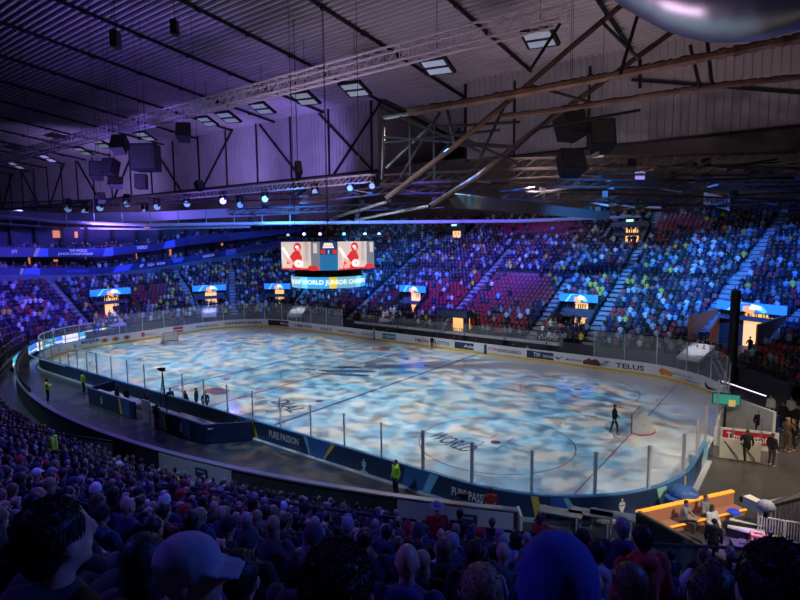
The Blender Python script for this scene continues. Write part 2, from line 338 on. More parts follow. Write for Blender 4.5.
# check mark, bear, tick logos
def poly_ad(pts,m,s0,sw,z0,zh,name,off=-.04):
    mb=MB(); mb.add([(*ring(s0+sw*a,off)[0],z0+zh*b) for a,b in pts],[list(range(len(pts)))],m); mb.build(name,FAR)
s=s_px(557,355,.7); poly_ad([(0,.8),(.45,0),(1,1),(.5,.35)],BLK,s,1.0,.45,.45,'tick_logo')
s=s_px(582,361,.7); poly_ad([(0,0),(0,.5),(.2,.8),(.35,1),(.5,.75),(.7,1),(.85,.8),(1,.3),(.98,0)],mat('ad_brown',(.12,.05,.04),.5),s,1.6,.35,.6,'bear_logo')
s=s_px(598,363,.7); poly_ad([(0,.1),(.7,.6),(.35,.95),(1,1),(.8,.45),(.3,.02),(.8,.05),(.8,-.02),(.1,-.04),(.2,.1),(.7,.52),(.0,.05)],GREY,s-.2,1.1,.45,.45,'ribbon_logo')
s=s_px(653,372,.7); poly_ad([(0,.6),(.2,1),(.6,.8),(1,.6),(.9,0),(.5,.2),(.2,0)],ORG,s,1.3,.35,.6,'rooster_logo')
s=s_px(699,383,.7); poly_ad([(.06,1),(-.02,.62),(.0,.3),(.09,.08),(.25,.05),(.5,.22),(1,.62),(.5,.42),(.26,.38),(.12,.5),(.06,.72)],BLK,s,2.0,.28,.62,'swoosh_logo')
# near banner art, exterior face. u,v measured at mid height (z .55)
def sn(u,v,z=.6): P=ptz(u,v,z); return s_of(P.x,P.y)
def nb_poly(pts,m,name='banner_stripe',off=.178):
    # pts in (u,v) pixels -> nearest ring point + height along outer face
    mb=MB(); Q=[]
    for u,v,top in pts:
        z=1.06 if top==1 else (.12 if top==0 else top)
        P=ptz(u,v,z); s=s_of(P.x,P.y); Q.append((s,z))
    if len(Q)==4:
        n=6; P=[]
        for i in range(n+1):
            t=i/n; sa=Q[0][0]+(Q[1][0]-Q[0][0])*t; za=Q[0][1]+(Q[1][1]-Q[0][1])*t; sb=Q[3][0]+(Q[2][0]-Q[3][0])*t; zb=Q[3][1]+(Q[2][1]-Q[3][1])*t
            P+=[(*ring(sa,off)[0],za),(*ring(sb,off)[0],zb)]
        mb.add(P,[(2*i,2*i+1,2*i+3,2*i+2) for i in range(n)],m)
    else: mb.add([(*ring(s,off)[0],z) for s,z in Q],[list(range(len(Q)))],m)
    mb.build(name,NEAR)
nb_poly([(240,421,1),(247,424,1),(253,440,0),(248,440,0)],BYEL); nb_poly([(229,419,1),(240,421,1),(248,440,0),(240,437,0)],BBLU,off=.176)
nb_poly([(302,437,1),(305,438,1),(304,457,0),(303,457,0)],LBLU,off=.182); nb_poly([(305,438,1),(334,446,1),(317,462,0),(304,457,0)],BBLU,off=.176)
nb_poly([(329,445,1),(334,446,1),(319,462,0),(317,462,0)],BYEL,off=.184)
nb_poly([(404,467,1),(431,474,1),(420,493,0),(397,487,0)],BBLU,off=.176); nb_poly([(430,474,1),(438,476,1),(426,495,0),(420,493,0)],LBLU,off=.184)
nb_poly([(531,492.5,1),(537,493,1),(541,514,0),(536,514,0)],BYEL,off=.184); nb_poly([(549,493.5,1),(564,494,1),(574,514,0),(549,514,0)],BBLU,off=.176); nb_poly([(562,494,1),(567,494,1),(578,514,0),(570,514,0)],MINT,off=.184)
nb_poly([(646,484,1),(656,481,1),(660,500,0),(652,503,0)],MINT,off=.184); nb_poly([(656,481,1),(690,463,1),(690,484,0),(660,500,0)],BBLU,off=.176); nb_poly([(674,473,1),(676,472,1),(675,492,0),(673,492,0)],BYEL,off=.186)
nb_poly([(700,448,1),(706,438,1),(706,457,0),(699,470,0)],LBLU,off=.176)
for u0,v0,u1,v1,tx,m,z0,z1 in ((262,436,291,446,'PURE PASSION',WHITE,.42,.85),(448,493,495,503,'PURE PASSION',WHITE,.35,.78)):
    s0=sn(u0,v0);s1=sn(u1,v1);mb=MB();text_on(mb,tx,m,lambda a,b:(*ring(s0+(s1-s0)*a,.19)[0],z0+(z1-z0)*b));mb.build('banner_lettering',NEAR)
def crest(u,v,par,fn=None,h=.75):
    s=sn(u,v); mb=MB()
    for pts in (((-.10,.0),(.10,.0),(.07,.12),(-.07,.12)),((-.04,.12),(.04,.12),(.16,.42),(-.16,.42)),((-.16,.46),(.16,.46),(.10,.62),(-.10,.62)),((-.05,.66),(.05,.66),(.03,.78),(-.03,.78)),((-.24,-.14),(.24,-.14),(.24,-.05),(-.24,-.05))):
        mb.add([(*ring(s-a,.19)[0],.22+b*h) for a,b in pts],[(0,1,2,3)],WHITE)
    mb.build('trophy_crest',par)
crest(362,464,NEAR); crest(617,502,NEAR,h=.9); crest(694,459,NEAR); crest(213,431,NEAR)

# glass and posts
def glass_run(name,label,s0,s1,step,h,off=.06,post=ALU,pw=.07,skip=()):
    root=thing(name,label,'rink glass',(*ring((s0+s1)/2)[0],1.1)); n=int((s1-s0)/step); step=(s1-s0)/n
    for i in range(n+1):
        s=s0+i*step; q=ring(s,off)[0]; mb=MB(); mb.box((q[0],q[1],1.1+h/2),(pw,pw,h),post,rz=math.atan2(ring(s)[1][1],ring(s)[1][0])); mb.build('glass_post',root)
        if i<n and i not in skip: mb=MB(); ribbon(mb,s+.05,s+step-.05,off-.006,off+.006,1.13,1.1+h-.03,GLASS,1.2); mb.build('glass_pane',root)
    return root
glass_run('far_glass','clear safety glass with grey posts above the far boards and left end',0,L1+LA+10,2.6,2.3)
glass_run('corner_glass','clear safety glass with grey posts above the boards at the far right corner',L1+LA+L2-3.4,S_R+5.3,2.5,2.4)
glass_run('near_corner_glass','clear safety glass with pale posts above the near right corner boards',S_R+L1-3.6,S_R+L1+LA+2,2.45,1.9,post=LGREY,pw=.12)
glass_run('near_glass','clear safety glass with slim posts above the navy bannered near boards',S_R+L1+LA+2,S_R+L1+LA+L2-10,2.4,1.8)
LG=glass_run('left_glass','clear safety glass with pale posts above the left near corner boards',PER-LA-10,PER,1.7,1.7,post=LGREY)

b=MB(); ribbon(b,PER-LA-10,PER,.02,.1,2.78,2.86,WHITE); b.build('top_rail',LG); b=MB(); ribbon(b,PER-LA-6,PER-.5,.8,.86,1.35,1.42,WHITE); b.build('bench_reflection_rail',LG)  # white rails added to stand for bright reflections along the glass
# ---------------- goals ----------------
def goal(sx,label):
    r=thing('hockey_goal',label,'hockey goal',(26*sx,0,0),'goals')
    X=lambda x:26*sx+sx*x
    b=MB()
    for y in (-.915,.915): b.tube([(X(0),y,.03),(X(0),y,1.22)],.035,RED)
    b.tube([(X(0),-.915,1.22),(X(0),.915,1.22)],.035,RED); b.build('goal_post',r)
    b=MB(); P=[(X(0),-.915,.05),(X(.55),-1.0,.05),(X(1.0),-.6,.05),(X(1.12),0,.05),(X(1.0),.6,.05),(X(.55),1.0,.05),(X(0),.915,.05)]; b.tube(P,.04,RED)
    T=[(X(0),-.915,1.22),(X(.35),-.8,1.2),(X(.45),0,1.2),(X(.35),.8,1.2),(X(0),.915,1.22)]; b.tube(T,.02,WHITE); b.build('goal_frame',r)
    b=MB(); bot=[Vector(q) for q in P]; 
    top=[Vector(q) for q in (T[0],T[1],(X(.42),-.4,1.2),T[2],(X(.42),.4,1.2),T[3],T[4])]
    # netting: crossing cords
    N=34
    def edge(L,t):
        f=t*(len(L)-1); i=min(int(f),len(L)-2); return L[i].lerp(L[i+1],f-i)
    for i in range(N+1): b.bar(edge(bot,i/N),edge(top,i/N),.05,NET,3)
    for j in range(1,12):
        for i in range(N): b.bar(edge(bot,i/N).lerp(edge(top,i/N),j/12),edge(bot,(i+1)/N).lerp(edge(top,(i+1)/N),j/12),.05,NET,3)
    for i in range(1,12): b.bar(edge(top,0).lerp(edge(top,1),i/12),edge(top,.5)+(edge(top,i/12)-edge(top,.5))*.9,.05,NET,3)
    b.build('goal_net',r); return r
goal(1,'hockey goal with red frame and white net at the near right end of the ice'); goal(-1,'small distant hockey goal in front of the left end boards')

# ---------------- seating bowl ----------------
Z0,D0,PITCH,SL=1.0,5.2,.85,.5
def bowl(sd,d):  # point on offset path d at angle-like parameter: sd= ('t',x) / ('a',ang) / ...
    k,v=sd
    if k=='t': return (v,HY+d)
    if k=='l': return (-HX-d,v)
    if k=='r': return (HX+d,v)
    cx=-SX if k=='a' else SX
    a=math.radians(90+v if k=='a' else 90-v)
    return (cx+(RR+d)*math.cos(a),SY+(RR+d)*math.sin(a))
def tread(d): return Z0+SL*PITCH*math.floor((d-D0)/PITCH+1e-6)
def dmax(x,y):
    if x<-24:
        xs=(5,11,16,22.4,29,34,41); ds=(16.5,17,18.2,19.8,22.5,25.2,34)
        return float(np.interp(y,xs,ds))
    return 34
ROWS=33
def row_params(d,step):
    out=[]
    n=int((SY+22)/step)
    for i in range(n): out.append(('l',-22+ (SY+22)*(i+.5)/n,90))
    n=max(2,int(math.pi/2*(RR+d)/step))
    for i in range(n): out.append(('a',90-90*(i+.5)/n,0))
    n=int(2*SX/step)
    for i in range(n): out.append(('t',-SX+2*SX*(i+.5)/n,0))
    n=max(2,int(math.radians(60)*(RR+d)/step))
    for i in range(n): out.append(('b',60*(i+.5)/n,0))
    return out
def pos(k,v,d):
    x,y=bowl((k,v),d)
    cx=-SX if k in 'al' else (SX if k=='b' else x); cy=SY if k in 'ab' else y
    if k=='l': nx,ny=-1,0
    elif k=='t': nx,ny=0,1
    else: L=math.hypot(x-cx,y-SY); nx,ny=(x-cx)/L,(y-SY)/L
    return x,y,nx,ny
AISLES=[('l',-4.6,.75,5,17),('l',-13.5,.7,5,17),('a',90-15.5,.8,5,19),('a',90-35,.8,5,25),('a',90-69,.7,5,21),
        ('t',-16,.9,5,24),('t',-1,.9,5,24),('t',10.3,.8,5,17),('t',16.4,1.0,5,34),('b',12.8,1.05,8,34),('b',32.5,1.0,5,34),
        ('t',-15.2,.7,26,34),('t',-10.3,.7,26,34),('t',11.3,.8,26.5,34)]
AISLES=[(k_,v_,hw_*.62,a_,b_) for k_,v_,hw_,a_,b_ in AISLES]
VOMS=[('l',.6,2.6,8.0,11.4),('a',90-24.5,2.4,7.4,11.0),('a',90-56,2.0,7.4,10.8),('t',-9,2.1,8,11.0),('t',13.5,2.1,8,11.2),('b',22.5,3.0,7.2,12.2),('t',-12.8,2.1,25.4,28),('t',14.2,2.4,25.0,28.5)]
def lat(k,v,k2,v2,d):
    if k!=k2: return 99
    return abs(v-v2) if k in 'tl' else abs(math.radians(v-v2))*(RR+d)
def blocked(k,v,d):
    for a in AISLES:
        if a[3]<=d<=a[4] and lat(k,v,a[0],a[1],d)<a[2]: return True
    for a in VOMS:
        if a[3]<=d<=a[4]-.1 and lat(k,v,a[0],a[1],d)<a[2]+.3: return True
    return False
# treads mesh (one far stand)
st=MB()
def invom(k,v,d):
    return any(a[3]-.3<=d<=a[4]-.5 and lat(k,v,a[0],a[1],d)<a[2] for a in VOMS)
for r in range(ROWS):
    d=D0+r*PITCH; z=tread(d+.01); pr=[]
    ks=[('l',-22+i*1.26) for i in range(23)]+[('a',90-2.25*i) for i in range(41)]+[('t',-SX+2*SX*i/42) for i in range(1,42)]+[('b',2*i) for i in range(31)]
    for k,v in ks:
        x,y,nx,ny=pos(k,v,d); ok=d<=dmax(x,y)+.2
        pr.append((ok,(x,y,z-.425),(x,y,z),(x+nx*PITCH,y+ny*PITCH,z),invom(k,v,d+.4)))
    for a,c in zip(pr[:-1],pr[1:]):
        if a[0] and c[0] and not (a[4] and c[4]): st.add([a[1],c[1],c[2],a[2]],[(0,1,2,3)],CONC); st.add([a[2],c[2],c[3],a[3]],[(0,1,2,3)],CONC)
stand=st.build('seating_terrace'); struct(stand,'stepped concrete terrace of the far and left stands','stand')
# floor boundary wall below first row
b=MB(); P=[]
path=[('l',-6,0),('l',0,0)]+[('a',90-9*i,0) for i in range(11)]+[('t',-SX+2*SX*i/10,0) for i in range(1,10)]+[('b',6*i,0) for i in range(11)]
pts=[pos(k,v,D0-.25)[:2] for k,v,_ in path]
for a,c in zip(pts[:-1],pts[1:]):
    b.hexa([(a[0],a[1],0),(c[0],c[1],0),(c[0]*1.004,c[1]*1.006,0),(a[0]*1.004,a[1]*1.006,0),(a[0],a[1],1.15),(c[0],c[1],1.15),(c[0]*1.004,c[1]*1.006,1.15),(a[0]*1.004,a[1]*1.006,1.15)],mat('dasher_wall',(.06,.06,.08),.5,var=.1,bscale=1))
struct(b.build('trim_1'),'grey wall at the foot of the far stand','wall')

# aisle stairs
for k,v,hw,da,db in AISLES:
    mb=MB(); d=da
    for i in range(int((db-da)/.425)):
        d=D0+math.ceil((da-D0)/PITCH)*PITCH+i*.425
        if d>db: break
        x,y,nx,ny=pos(k,v,d)
        if d>dmax(x,y): break
        z=Z0+SL*(d-D0)+.02; tx,ty=-ny,nx
        P=[]
        for zz in (z-.22,z+.06):
            for sgn,q in ((-1,0),(1,0),(1,.40),(-1,.40)): P.append((x+tx*sgn*hw+nx*q,y+ty*sgn*hw+ny*q,zz))
        mb.hexa(P,STEP)
    o=mb.build('aisle_stairs'); x,y,_,_=pos(k,v,da+3); u_,v_,_=prj((x,y,3))
    struct(o,None,None)
# vomitories: tunnel mouths with screens above
LEDB=em('led_blue',(.02,.20,.85),1.1); LEDC=em('led_cyan',(.15,.55,.9),1.1); LEDW=em('led_white',(.85,.85,.8),1.1); LEDO=em('led_orange',(.9,.35,.1),1.1)
names=['left end of the arena, beside the purple crowd','left corner between two pale stairs','behind the hanging video cube','middle of the far stand right of the video cube','centre right of the far stand beside yellow shirts','far right with wooden side walls','upper far stand left, above the red seats','upper far stand right, under the green exit sign']
for i,(k,v,hw,da,db) in enumerate(VOMS):
    x,y,nx,ny=pos(k,v,da); tx,ty=ny,-nx
    zf=tread(da+.01)-.3; H=2.9 if i!=5 else 3.4; D=db-da
    def Q(a,q,z): return (x+tx*a+nx*q,y+ty*a+ny*q,z)
    r=thing('stand_tunnel','lit tunnel mouth, '+names[i],'tunnel',(x,y,zf),'tunnel mouths in the stands')
    wallm=mat('tunnel_wood',(.42,.22,.10),.6,var=.15,bscale=2) if i==5 else DKG
    for sg in (-1,1):
        mb=MB(); mb.hexa([Q(sg*hw-.08,0,zf),Q(sg*hw+.08,0,zf),Q(sg*hw+.08,D,zf),Q(sg*hw-.08,D,zf),Q(sg*hw-.08,0,zf+.9+ (2.0 if i==5 else 0)),Q(sg*hw+.08,0,zf+.9+(2.0 if i==5 else 0)),Q(sg*hw+.08,D,zf+H),Q(sg*hw-.08,D,zf+H)],wallm); mb.build('side_wall',r)
    mb=MB(); mb.hexa([Q(-hw,D-.3,zf+H-.1),Q(hw,D-.3,zf+H-.1),Q(hw,D+.5,zf+H-.1),Q(-hw,D+.5,zf+H-.1),Q(-hw,D-.3,zf+H+.6),Q(hw,D-.3,zf+H+.6),Q(hw,D+.5,zf+H+.6),Q(-hw,D+.5,zf+H+.6)],DKG); mb.build('lintel',r)
    mb=MB(); mb.add([Q(-hw,D+.2,zf),Q(hw,D+.2,zf),Q(hw,D+.2,zf+H),Q(-hw,D+.2,zf+H)],[(0,1,2,3)],DKG)
    mb.add([Q(-.25*hw,D+.1,zf),Q(.45*hw,D+.1,zf),Q(.45*hw,D+.1,zf+H-.25),Q(-.25*hw,D+.1,zf+H-.25)],[(0,1,2,3)],WARM)
    if i==5: mb.add([Q(-.1*hw,D+.05,zf),Q(.8*hw,D-1.5,zf+.9),Q(.8*hw,D+.05,zf+H-.5),Q(-.1*hw,D+.05,zf+H-.5)],[(0,1,2,3)],WARM)
    mb.build('back_wall',r)
    mb=MB(); mb.add([Q(-hw,0,zf+.02),Q(hw,0,zf+.02),Q(hw,D,zf+.02),Q(-hw,D,zf+.02)],[(0,1,2,3)],DKG); mb.build('tunnel_floor',r)
    if i<6:
        sw=hw*1.02; zb=zf+H-.1; zt=zb+.85; o=-.12
        mb=MB(); mb.hexa([Q(-sw,D-.45,zb),Q(sw,D-.45,zb),Q(sw,D-.3,zb),Q(-sw,D-.3,zb),Q(-sw,D-.45,zt),Q(sw,D-.45,zt),Q(sw,D-.3,zt),Q(-sw,D-.3,zt)],LEDB)
        def sp(pts,m,dd): mb.add([Q(sw*a,D-.46-dd,zb+.85*bb) for a,bb in pts],[list(range(len(pts)))],m)
        sp([(-.7,0),(-.55,0),(-.35,.85),(.0,.95),(-.4,1)],LEDC,.01); sp([(-.2,.1),(.1,-.3),(.15,.3),(0,.7),(-.2,.6)],LEDO,.02); sp([(-.02,.3),(.35,.35),(.3,.75),(.05,.9)],LEDW,.03); sp([(.1,.9),(.35,.75),(.5,.2),(.4,.0),(.2,.3)],LEDC,.015)
        mb.build('led_banner',r)
    else:
        mb=MB(); mb.hexa([Q(-hw-1.2,-.1,zf-.2),Q(hw+1.2,-.1,zf-.2),Q(hw+1.2,.05,zf-.2),Q(-hw-1.2,.05,zf-.2),Q(-hw-1.2,-.1,zf+.75),Q(hw+1.2,-.1,zf+.75),Q(hw+1.2,.05,zf+.75),Q(-hw-1.2,.05,zf+.75)],BBLU); mb.build('parapet',r)
        mb=MB(); mb.box(Q(0,D-.4,zf+H+.7),(.9,.12,.28),em('exit_green',(.5,1,.6),1.3),rz=0); mb.build('exit_sign',r)
# white covered steps down from tunnels to the floor
wst=[((108,315),(118,325),'left end of the arena',1.5),((209,306),(209,316),'left corner of the far stand',1.5),((301,306),(294,316),'below the video cube',1.5),((395,310),(386,321),'behind the left end of the player bench',1.5),((560,324),(548,338),'behind the far glass right of the bench',1.4),((707,342),(688,359),'far right corner',1.3)]
for (a,c,nm,zb_) in wst:
    A=ptz(*a,2.4); B=ptz(*c,zb_); dirv=B-A; wdv=V((-dirv.y,dirv.x,0)).normalized()*1.0; r=MB(); nst=10
    for i in range(nst):
        p0=A+dirv*(i/nst); p1=A+dirv*((i+1)/nst); p1.z=p0.z; lo=V((0,0,-.25))
        r.hexa([p0-wdv+lo,p0+wdv+lo,p1+wdv+lo,p1-wdv+lo,p0-wdv,p0+wdv,p1+wdv,p1-wdv],SHEET)
    for sg in (-1,1): r.bar(B+wdv*sg*.9,V((B.x,B.y,0))+wdv*sg*.9,.1,ALU); r.bar(A+wdv*sg*.9,V((A.x,A.y,A.z-2.3))+wdv*sg*.9,.1,ALU)
    tag(r.build('covered_steps'),'white covered steps sloping towards the ice, '+nm,'steps','white covered steps')
    spot('step_fill',(A.x*.9,A.y*.8-2,11),tuple(A.lerp(B,.5)),(.85,.85,1),3200,14,.5,.2)  # spot added to brighten the white steps

# ---------------- suites on the left ----------------
top_px=[(-60,283),(0,281),(50,281),(104,277.5),(160,272.5),(190,268),(230,261.5),(270,253),(302,245)]
def on_stand(u,v):
    d=_f+RX*((u-400)/F)-UX*((v-300)/F); t=30.0
    while t<170:
        Pn=CP+d*t
        if Pn.z<=Z0+SL*(doff(Pn.x,Pn.y)-D0): return Pn
        t+=.1
TP=[on_stand(u,v) for u,v in top_px]
def zat(P,v):   # height on vertical line through P for image row v
    lo,hi=-5.,60.
    for _ in range(40):
        m=(lo+hi)/2
        if prj((P.x,P.y,m))[1]>v: lo=m
        else: hi=m
    return lo
LV={-60:(276,269,256,245,225),0:(275,268,257,247,226),50:(275,268,257,248,227),104:(274,267.5,257,248,227),160:(267,260,250,243,226),190:(262,256,245,236,225),230:(255,249,241,233,224),270:(247,243,236,230,224),302:(240,237,232,228,222)}
suite=thing('suite_balconies','two balcony tiers with navy ribbon boards above the left stand','balcony',(TP[2].x,TP[2].y,TP[2].z))
cols=[]
for (u,_),P in zip(top_px,TP):
    l=LV[u]; n=Vector((P.x+10,P.y,0)); out=Vector((P.x-(-15),P.y-5,0)).normalized()
    cols.append((P,[P.z-.6]+[zat(P,x) for x in l],out,u))
def sheet(name,i0,i1,m,back=0,par=suite,back2=None):
    mb=MB()
    for a,c in zip(cols[:-1],cols[1:]):
        b2=back if back2 is None else back2
        A=a[0]+a[2]*back; Cc=c[0]+c[2]*back; A2=a[0]+a[2]*b2; C2=c[0]+c[2]*b2
        za,zc=a[1],c[1]
        mb.add([(A.x,A.y,za[i0]),(Cc.x,Cc.y,zc[i0]),(C2.x,C2.y,zc[i1]),(A2.x,A2.y,za[i1])],[(0,1,2,3)],m)
    return mb.build(name,par)
RIBN=mat('ribbon_navy',(.02,.025,.16),.4,emit=(.03,.04,.45),es=.05); RIBB=em('ribbon_blue',(.05,.10,.7),.16); RIBW=em('ribbon_white',(.45,.5,.85),.32); RIBY=em('ribbon_beige',(.35,.32,.35),.2)
sheet('retaining_wall',0,1,BLUEW); sheet('ribbon_board',1,2,RIBN); sheet('ribbon_board',3,4,RIBN); 
sheet('tier_floor',1,1,DKG,0,suite,4); sheet('tier_floor',3,3,DKG,0,suite,4)
sheet('back_wall',1,3,mat('suite_wall',(.05,.05,.10),.7,var=.3,bscale=.3),3.6); sheet('back_wall',3,5,mat('suite_wall',(.05,.05,.10),.7),3.6)
sheet('tier_roof',5,5,DKG,0,suite,5)
def colat(u):
    for a,c in zip(cols[:-1],cols[1:]):
        if a[3]<=u<=c[3]:
            t=(u-a[3])/(c[3]-a[3]); return a[0].lerp(c[0],t),[x+(y-x)*t for x,y in zip(a[1],c[1])],a[2].lerp(c[2],t)
def rib_piece(u0,u1,lo,hi,f0,f1,m,sl0=0,sl1=0,name='ribbon_graphic',txt=None,off=-.06):
    mb=MB(); n=4
    def fn(a,b):
        u=u0+(u1-u0)*a+(sl0*(1-a)+sl1*a)*b; P,z,o=colat(u); zl=z[lo]+(z[hi]-z[lo])*(f0+(f1-f0)*b); Q=P+o*off; return (Q.x,Q.y,zl)
    if txt: text_on(mb,txt,m,fn)
    else:
        for i in range(n): mb.add([fn(i/n,0),fn((i+1)/n,0),fn((i+1)/n,1),fn(i/n,1)],[(0,1,2,3)],m)
    mb.build(name,suite)
rib_piece(38,50,3,4,.05,.95,RIBB,4,0); rib_piece(34,38,3,4,.05,.95,RIBY,4,4); rib_piece(104,114,3,4,.05,.95,RIBB,3,0); rib_piece(164,176,3,4,.05,.95,RIBB,3,0)
rib_piece(23,40,1,2,.05,.95,RIBB,2,0); rib_piece(19,22,1,2,.05,.95,RIBY,2,2); rib_piece(112,128,1,2,.05,.95,RIBB,4,4); rib_piece(174,182,1,2,.3,.95,RIBB,-2,3); rib_piece(226,236,1,2,.05,.95,RIBB,0,0)
rib_piece(59,94,3,4,.15,.48,RIBW,txt='JUNIOR CHAMPIONSHIP'); rib_piece(70,88,3,4,.55,.88,RIBW,txt='THE WORLD'); rib_piece(13,19,3,4,.3,.75,RIBW,txt='JOY'); rib_piece(66,88,1,2,.3,.7,RIBB,txt='GOTEBORG',off=-.07)
rib_piece(137,148,3,4,.4,.85,RIBW,txt='WORLD'); rib_piece(139,143,1,2,.25,.75,RIBW,txt='#P'); rib_piece(157,165,1,2,.3,.65,RIBW,txt='SWEDEN'); rib_piece(203,214,1,2,.3,.7,RIBW,txt='PASSION'); rib_piece(147,154,1,2,.3,.7,RIBW,txt='2024')
ORR=em('suite_glow',(.8,.28,.08),.7);  # glowing panels stand for light from the rooms behind
for u0,u1,lo,hi,f0,f1 in ((14,20,4,5,.55,.85),(71,78,4,5,.5,.85),(91,94,4,5,.5,.8),(70,74,2,3,.55,.75),(48,50,2,3,.0,.95),(145,149,2,3,.2,.8),(154,160,4,5,.85,.97),(224,226,2,3,.5,.8),(100,102,2,3,.8,1.0),(176,178,2,3,.1,.8)): rib_piece(u0,u1,lo,hi,f0,f1,ORR,name='doorway_glow',off=3.4)
for u in list(range(8,300,23)):
    P,z,o=colat(u); mb=MB(); Q=P+o*2.8; mb.bar((Q.x,Q.y,z[2]-.5),(Q.x,Q.y,z[5]),.35,DSTEEL); mb.build('pillar',suite)

# ---------------- LED wall, near floor wall ----------------
NC=(1.0,39.6); NR=61.0
def narc(dn,x): return NC[1]-math.sqrt((NR+dn)**2-(x-NC[0])**2)
def npath(s,off=0): # s along arc from x=-36 side; angle
    a=math.radians(-90)+s/NR; return (NC[0]+(NR+off)*math.cos(a),NC[1]+(NR+off)*math.sin(a)),(math.cos(a),math.sin(a))
def ns(x): return NR*math.asin((x-NC[0])/NR)
b=MB(); ribbon(b,ns(-28),ns(25.7),0,.18,0,1.38,DKG,path=npath); ribbon(b,ns(-28),ns(25.7),-.05,.25,1.38,1.45,mat('lip_grey',(.22,.22,.26),.4),path=npath)
r=b.build('trim_2'); struct(r,'dark wall with pale capping between the floor track and the near stand','wall')
for x0,x1,nm in ((8.5,13.3,'below the centre of the near boards'),(21.2,25.5,'beside the gate at the right end')):
    b=MB(); ribbon(b,ns(x0),ns(x1),.19,.25,.05,1.32,mat('wall_panel_pale',(.50,.48,.56),.5),path=npath); o=b.build('crested_wall_panel'); tag(o,'pale wall panel with a small navy crest, '+nm,'wall panel','pale wall panels')
    xm=x0+(x1-x0)*.62; mb=MB(); s0=ns(xm)
    mb.add([(*npath(s0+a,.27)[0],.45+bb) for a,bb in ((-.4,.65),(.4,.65),(.4,.25),(0,.05),(-.4,.25))],[(0,1,2,3,4)],NAVY); text_on(mb,'HOCKEY',WHITE,lambda a,bb:(*npath(s0-.25+.5*a,.28)[0],.90+.10*bb)); mb.build('crest',o)
ledp=[(-37.2,1.5),(-36.2,-2.2),(-35.3,-5.2),(-33.8,-9.0),(-31.5,-12.2),(-28.2,-14.6),(-24.5,-16.6)]
def polyp(L):
    seg=[0]
    for a,c in zip(L[:-1],L[1:]): seg.append(seg[-1]+math.dist(a,c))
    def f(s,off=0):
        s=max(0,min(seg[-1]-1e-6,s)); i=max(j for j in range(len(seg)-1) if seg[j]<=s); t=(s-seg[i])/(seg[i+1]-seg[i])
        a,c=L[i],L[i+1]; dx,dy=(c[0]-a[0]),(c[1]-a[1]); l=math.hypot(dx,dy); nx,ny=dy/l,-dx/l
        if nx*(-1)+ny*(-.4)<0: nx,ny=-nx,-ny
        return (a[0]+dx*t+nx*off,a[1]+dy*t+ny*off),(nx,ny)
    return f,seg[-1]
lp,ll=polyp(ledp)
led=thing('led_perimeter_board','glowing teal and blue screen boards curving round the left end','led board',(-33,-9,0))
b=MB(); ribbon(b,0,ll,0,.25,0,.35,BLK,path=lp); b.build('housing',led)
cols_=[LEDW,em('led_teal',(.05,.45,.55),1.0),LEDB,LEDW,em('led_teal',(.05,.45,.55),1.0),em('led_yellow',(.75,.6,.15),1),LEDW,em('led_teal',(.05,.45,.55),1.0),LEDB]
n=22
for i in range(n): b=MB(); ribbon(b,ll*i/n,ll*(i+1)/n-.02,-.03,0,.35,1.25,cols_[(i*5+i//3)%9],path=lp); b.build('led_panel',led)
b=MB(); ribbon(b,0,ll,-.05,.02,.55,.75,em('led_white',(.85,.85,.8),1.1),path=lp); b.build('led_stripe',led)
# glass/rail along track left end
b=MB(); ribbon(b,ns(-28),ns(-9),.02,.1,1.45,1.8,BLK,path=npath); tag(b.build('track_barrier'),'black barrier screens curving along the dark track at lower left','barrier')
# ---------------- bench boxes on the near side ----------------
def wallbox(name,label,pts,z1,m):
    r=thing(name,label,'bench box',(*pts[0],0)); b=MB()
    for a,c in zip(pts[:-1],pts[1:]):
        dx,dy=c[0]-a[0],c[1]-a[1]; l=math.hypot(dx,dy); nx,ny=-dy/l*.08,dx/l*.08
        b.hexa([(a[0]-nx,a[1]-ny,0),(c[0]-nx,c[1]-ny,0),(c[0]+nx,c[1]+ny,0),(a[0]+nx,a[1]+ny,0),(a[0]-nx,a[1]-ny,z1),(c[0]-nx,c[1]-ny,z1),(c[0]+nx,c[1]+ny,z1),(a[0]+nx,a[1]+ny,z1)],m)
    b.build('banner_wall',r); return r
B1=wallbox('penalty_box','navy walled officials box beside the track, left of the white door',[(-8.8,-15.0),(-8.2,-17.1),(-1.6,-17.1)],1.15,NAVY)
B2=wallbox('penalty_box','navy walled players box beside the track with yellow stripe, right of the white door',[(0.9,-17.1),(6.2,-17.0),(8.0,-15.0)],1.15,NAVY)
for rt,x,m in ((B1,-3.3,BYEL),(B1,-2.5,BBLU),(B2,1.7,BBLU),(B2,2.3,BYEL),(B2,4.6,BBLU)):
    b=MB(); w_=.16 if m is BYEL else .45; b.add([(x-w_,-17.2,.05),(x+w_,-17.2,.05),(x+w_-.2,-17.2,1.12),(x-w_-.2,-17.2,1.12)],[(0,1,2,3)],m); b.build('banner_stripe',rt)
for rt,x in ((B1,-6.1),(B2,4.0)):
    b=MB()
    for a in ((-.1,.3,.2,.2),(-.15,.55,.3,.1),(-.08,.7,.16,.15)): b.add([(x+a[0],-17.21,a[1]),(x+a[0]+a[2],-17.21,a[1]),(x+a[0]+a[2],-17.21,a[1]+a[3]),(x+a[0],-17.21,a[1]+a[3])],[(0,1,2,3)],WHITE)
    b.build('trophy_crest',rt)
for rt,x0,x1 in ((B1,-8.0,-1.8),(B2,1.2,6.6)):
    b=MB(); b.box(((x0+x1)/2,-15.6,.5),(x1-x0,.4,.08),GREY); 
    for x in (x0,(x0+x1)/2,x1): b.box((x,-15.6,.24),(.1,.35,.48),DKG)
    b.build('bench',rt)
    b=MB(); b.box(((x0+x1)/2,-16.7,.9),(x1-x0,.5,.05),mat('counter_pale',(.5,.45,.6),.4)); b.build('counter',rt)
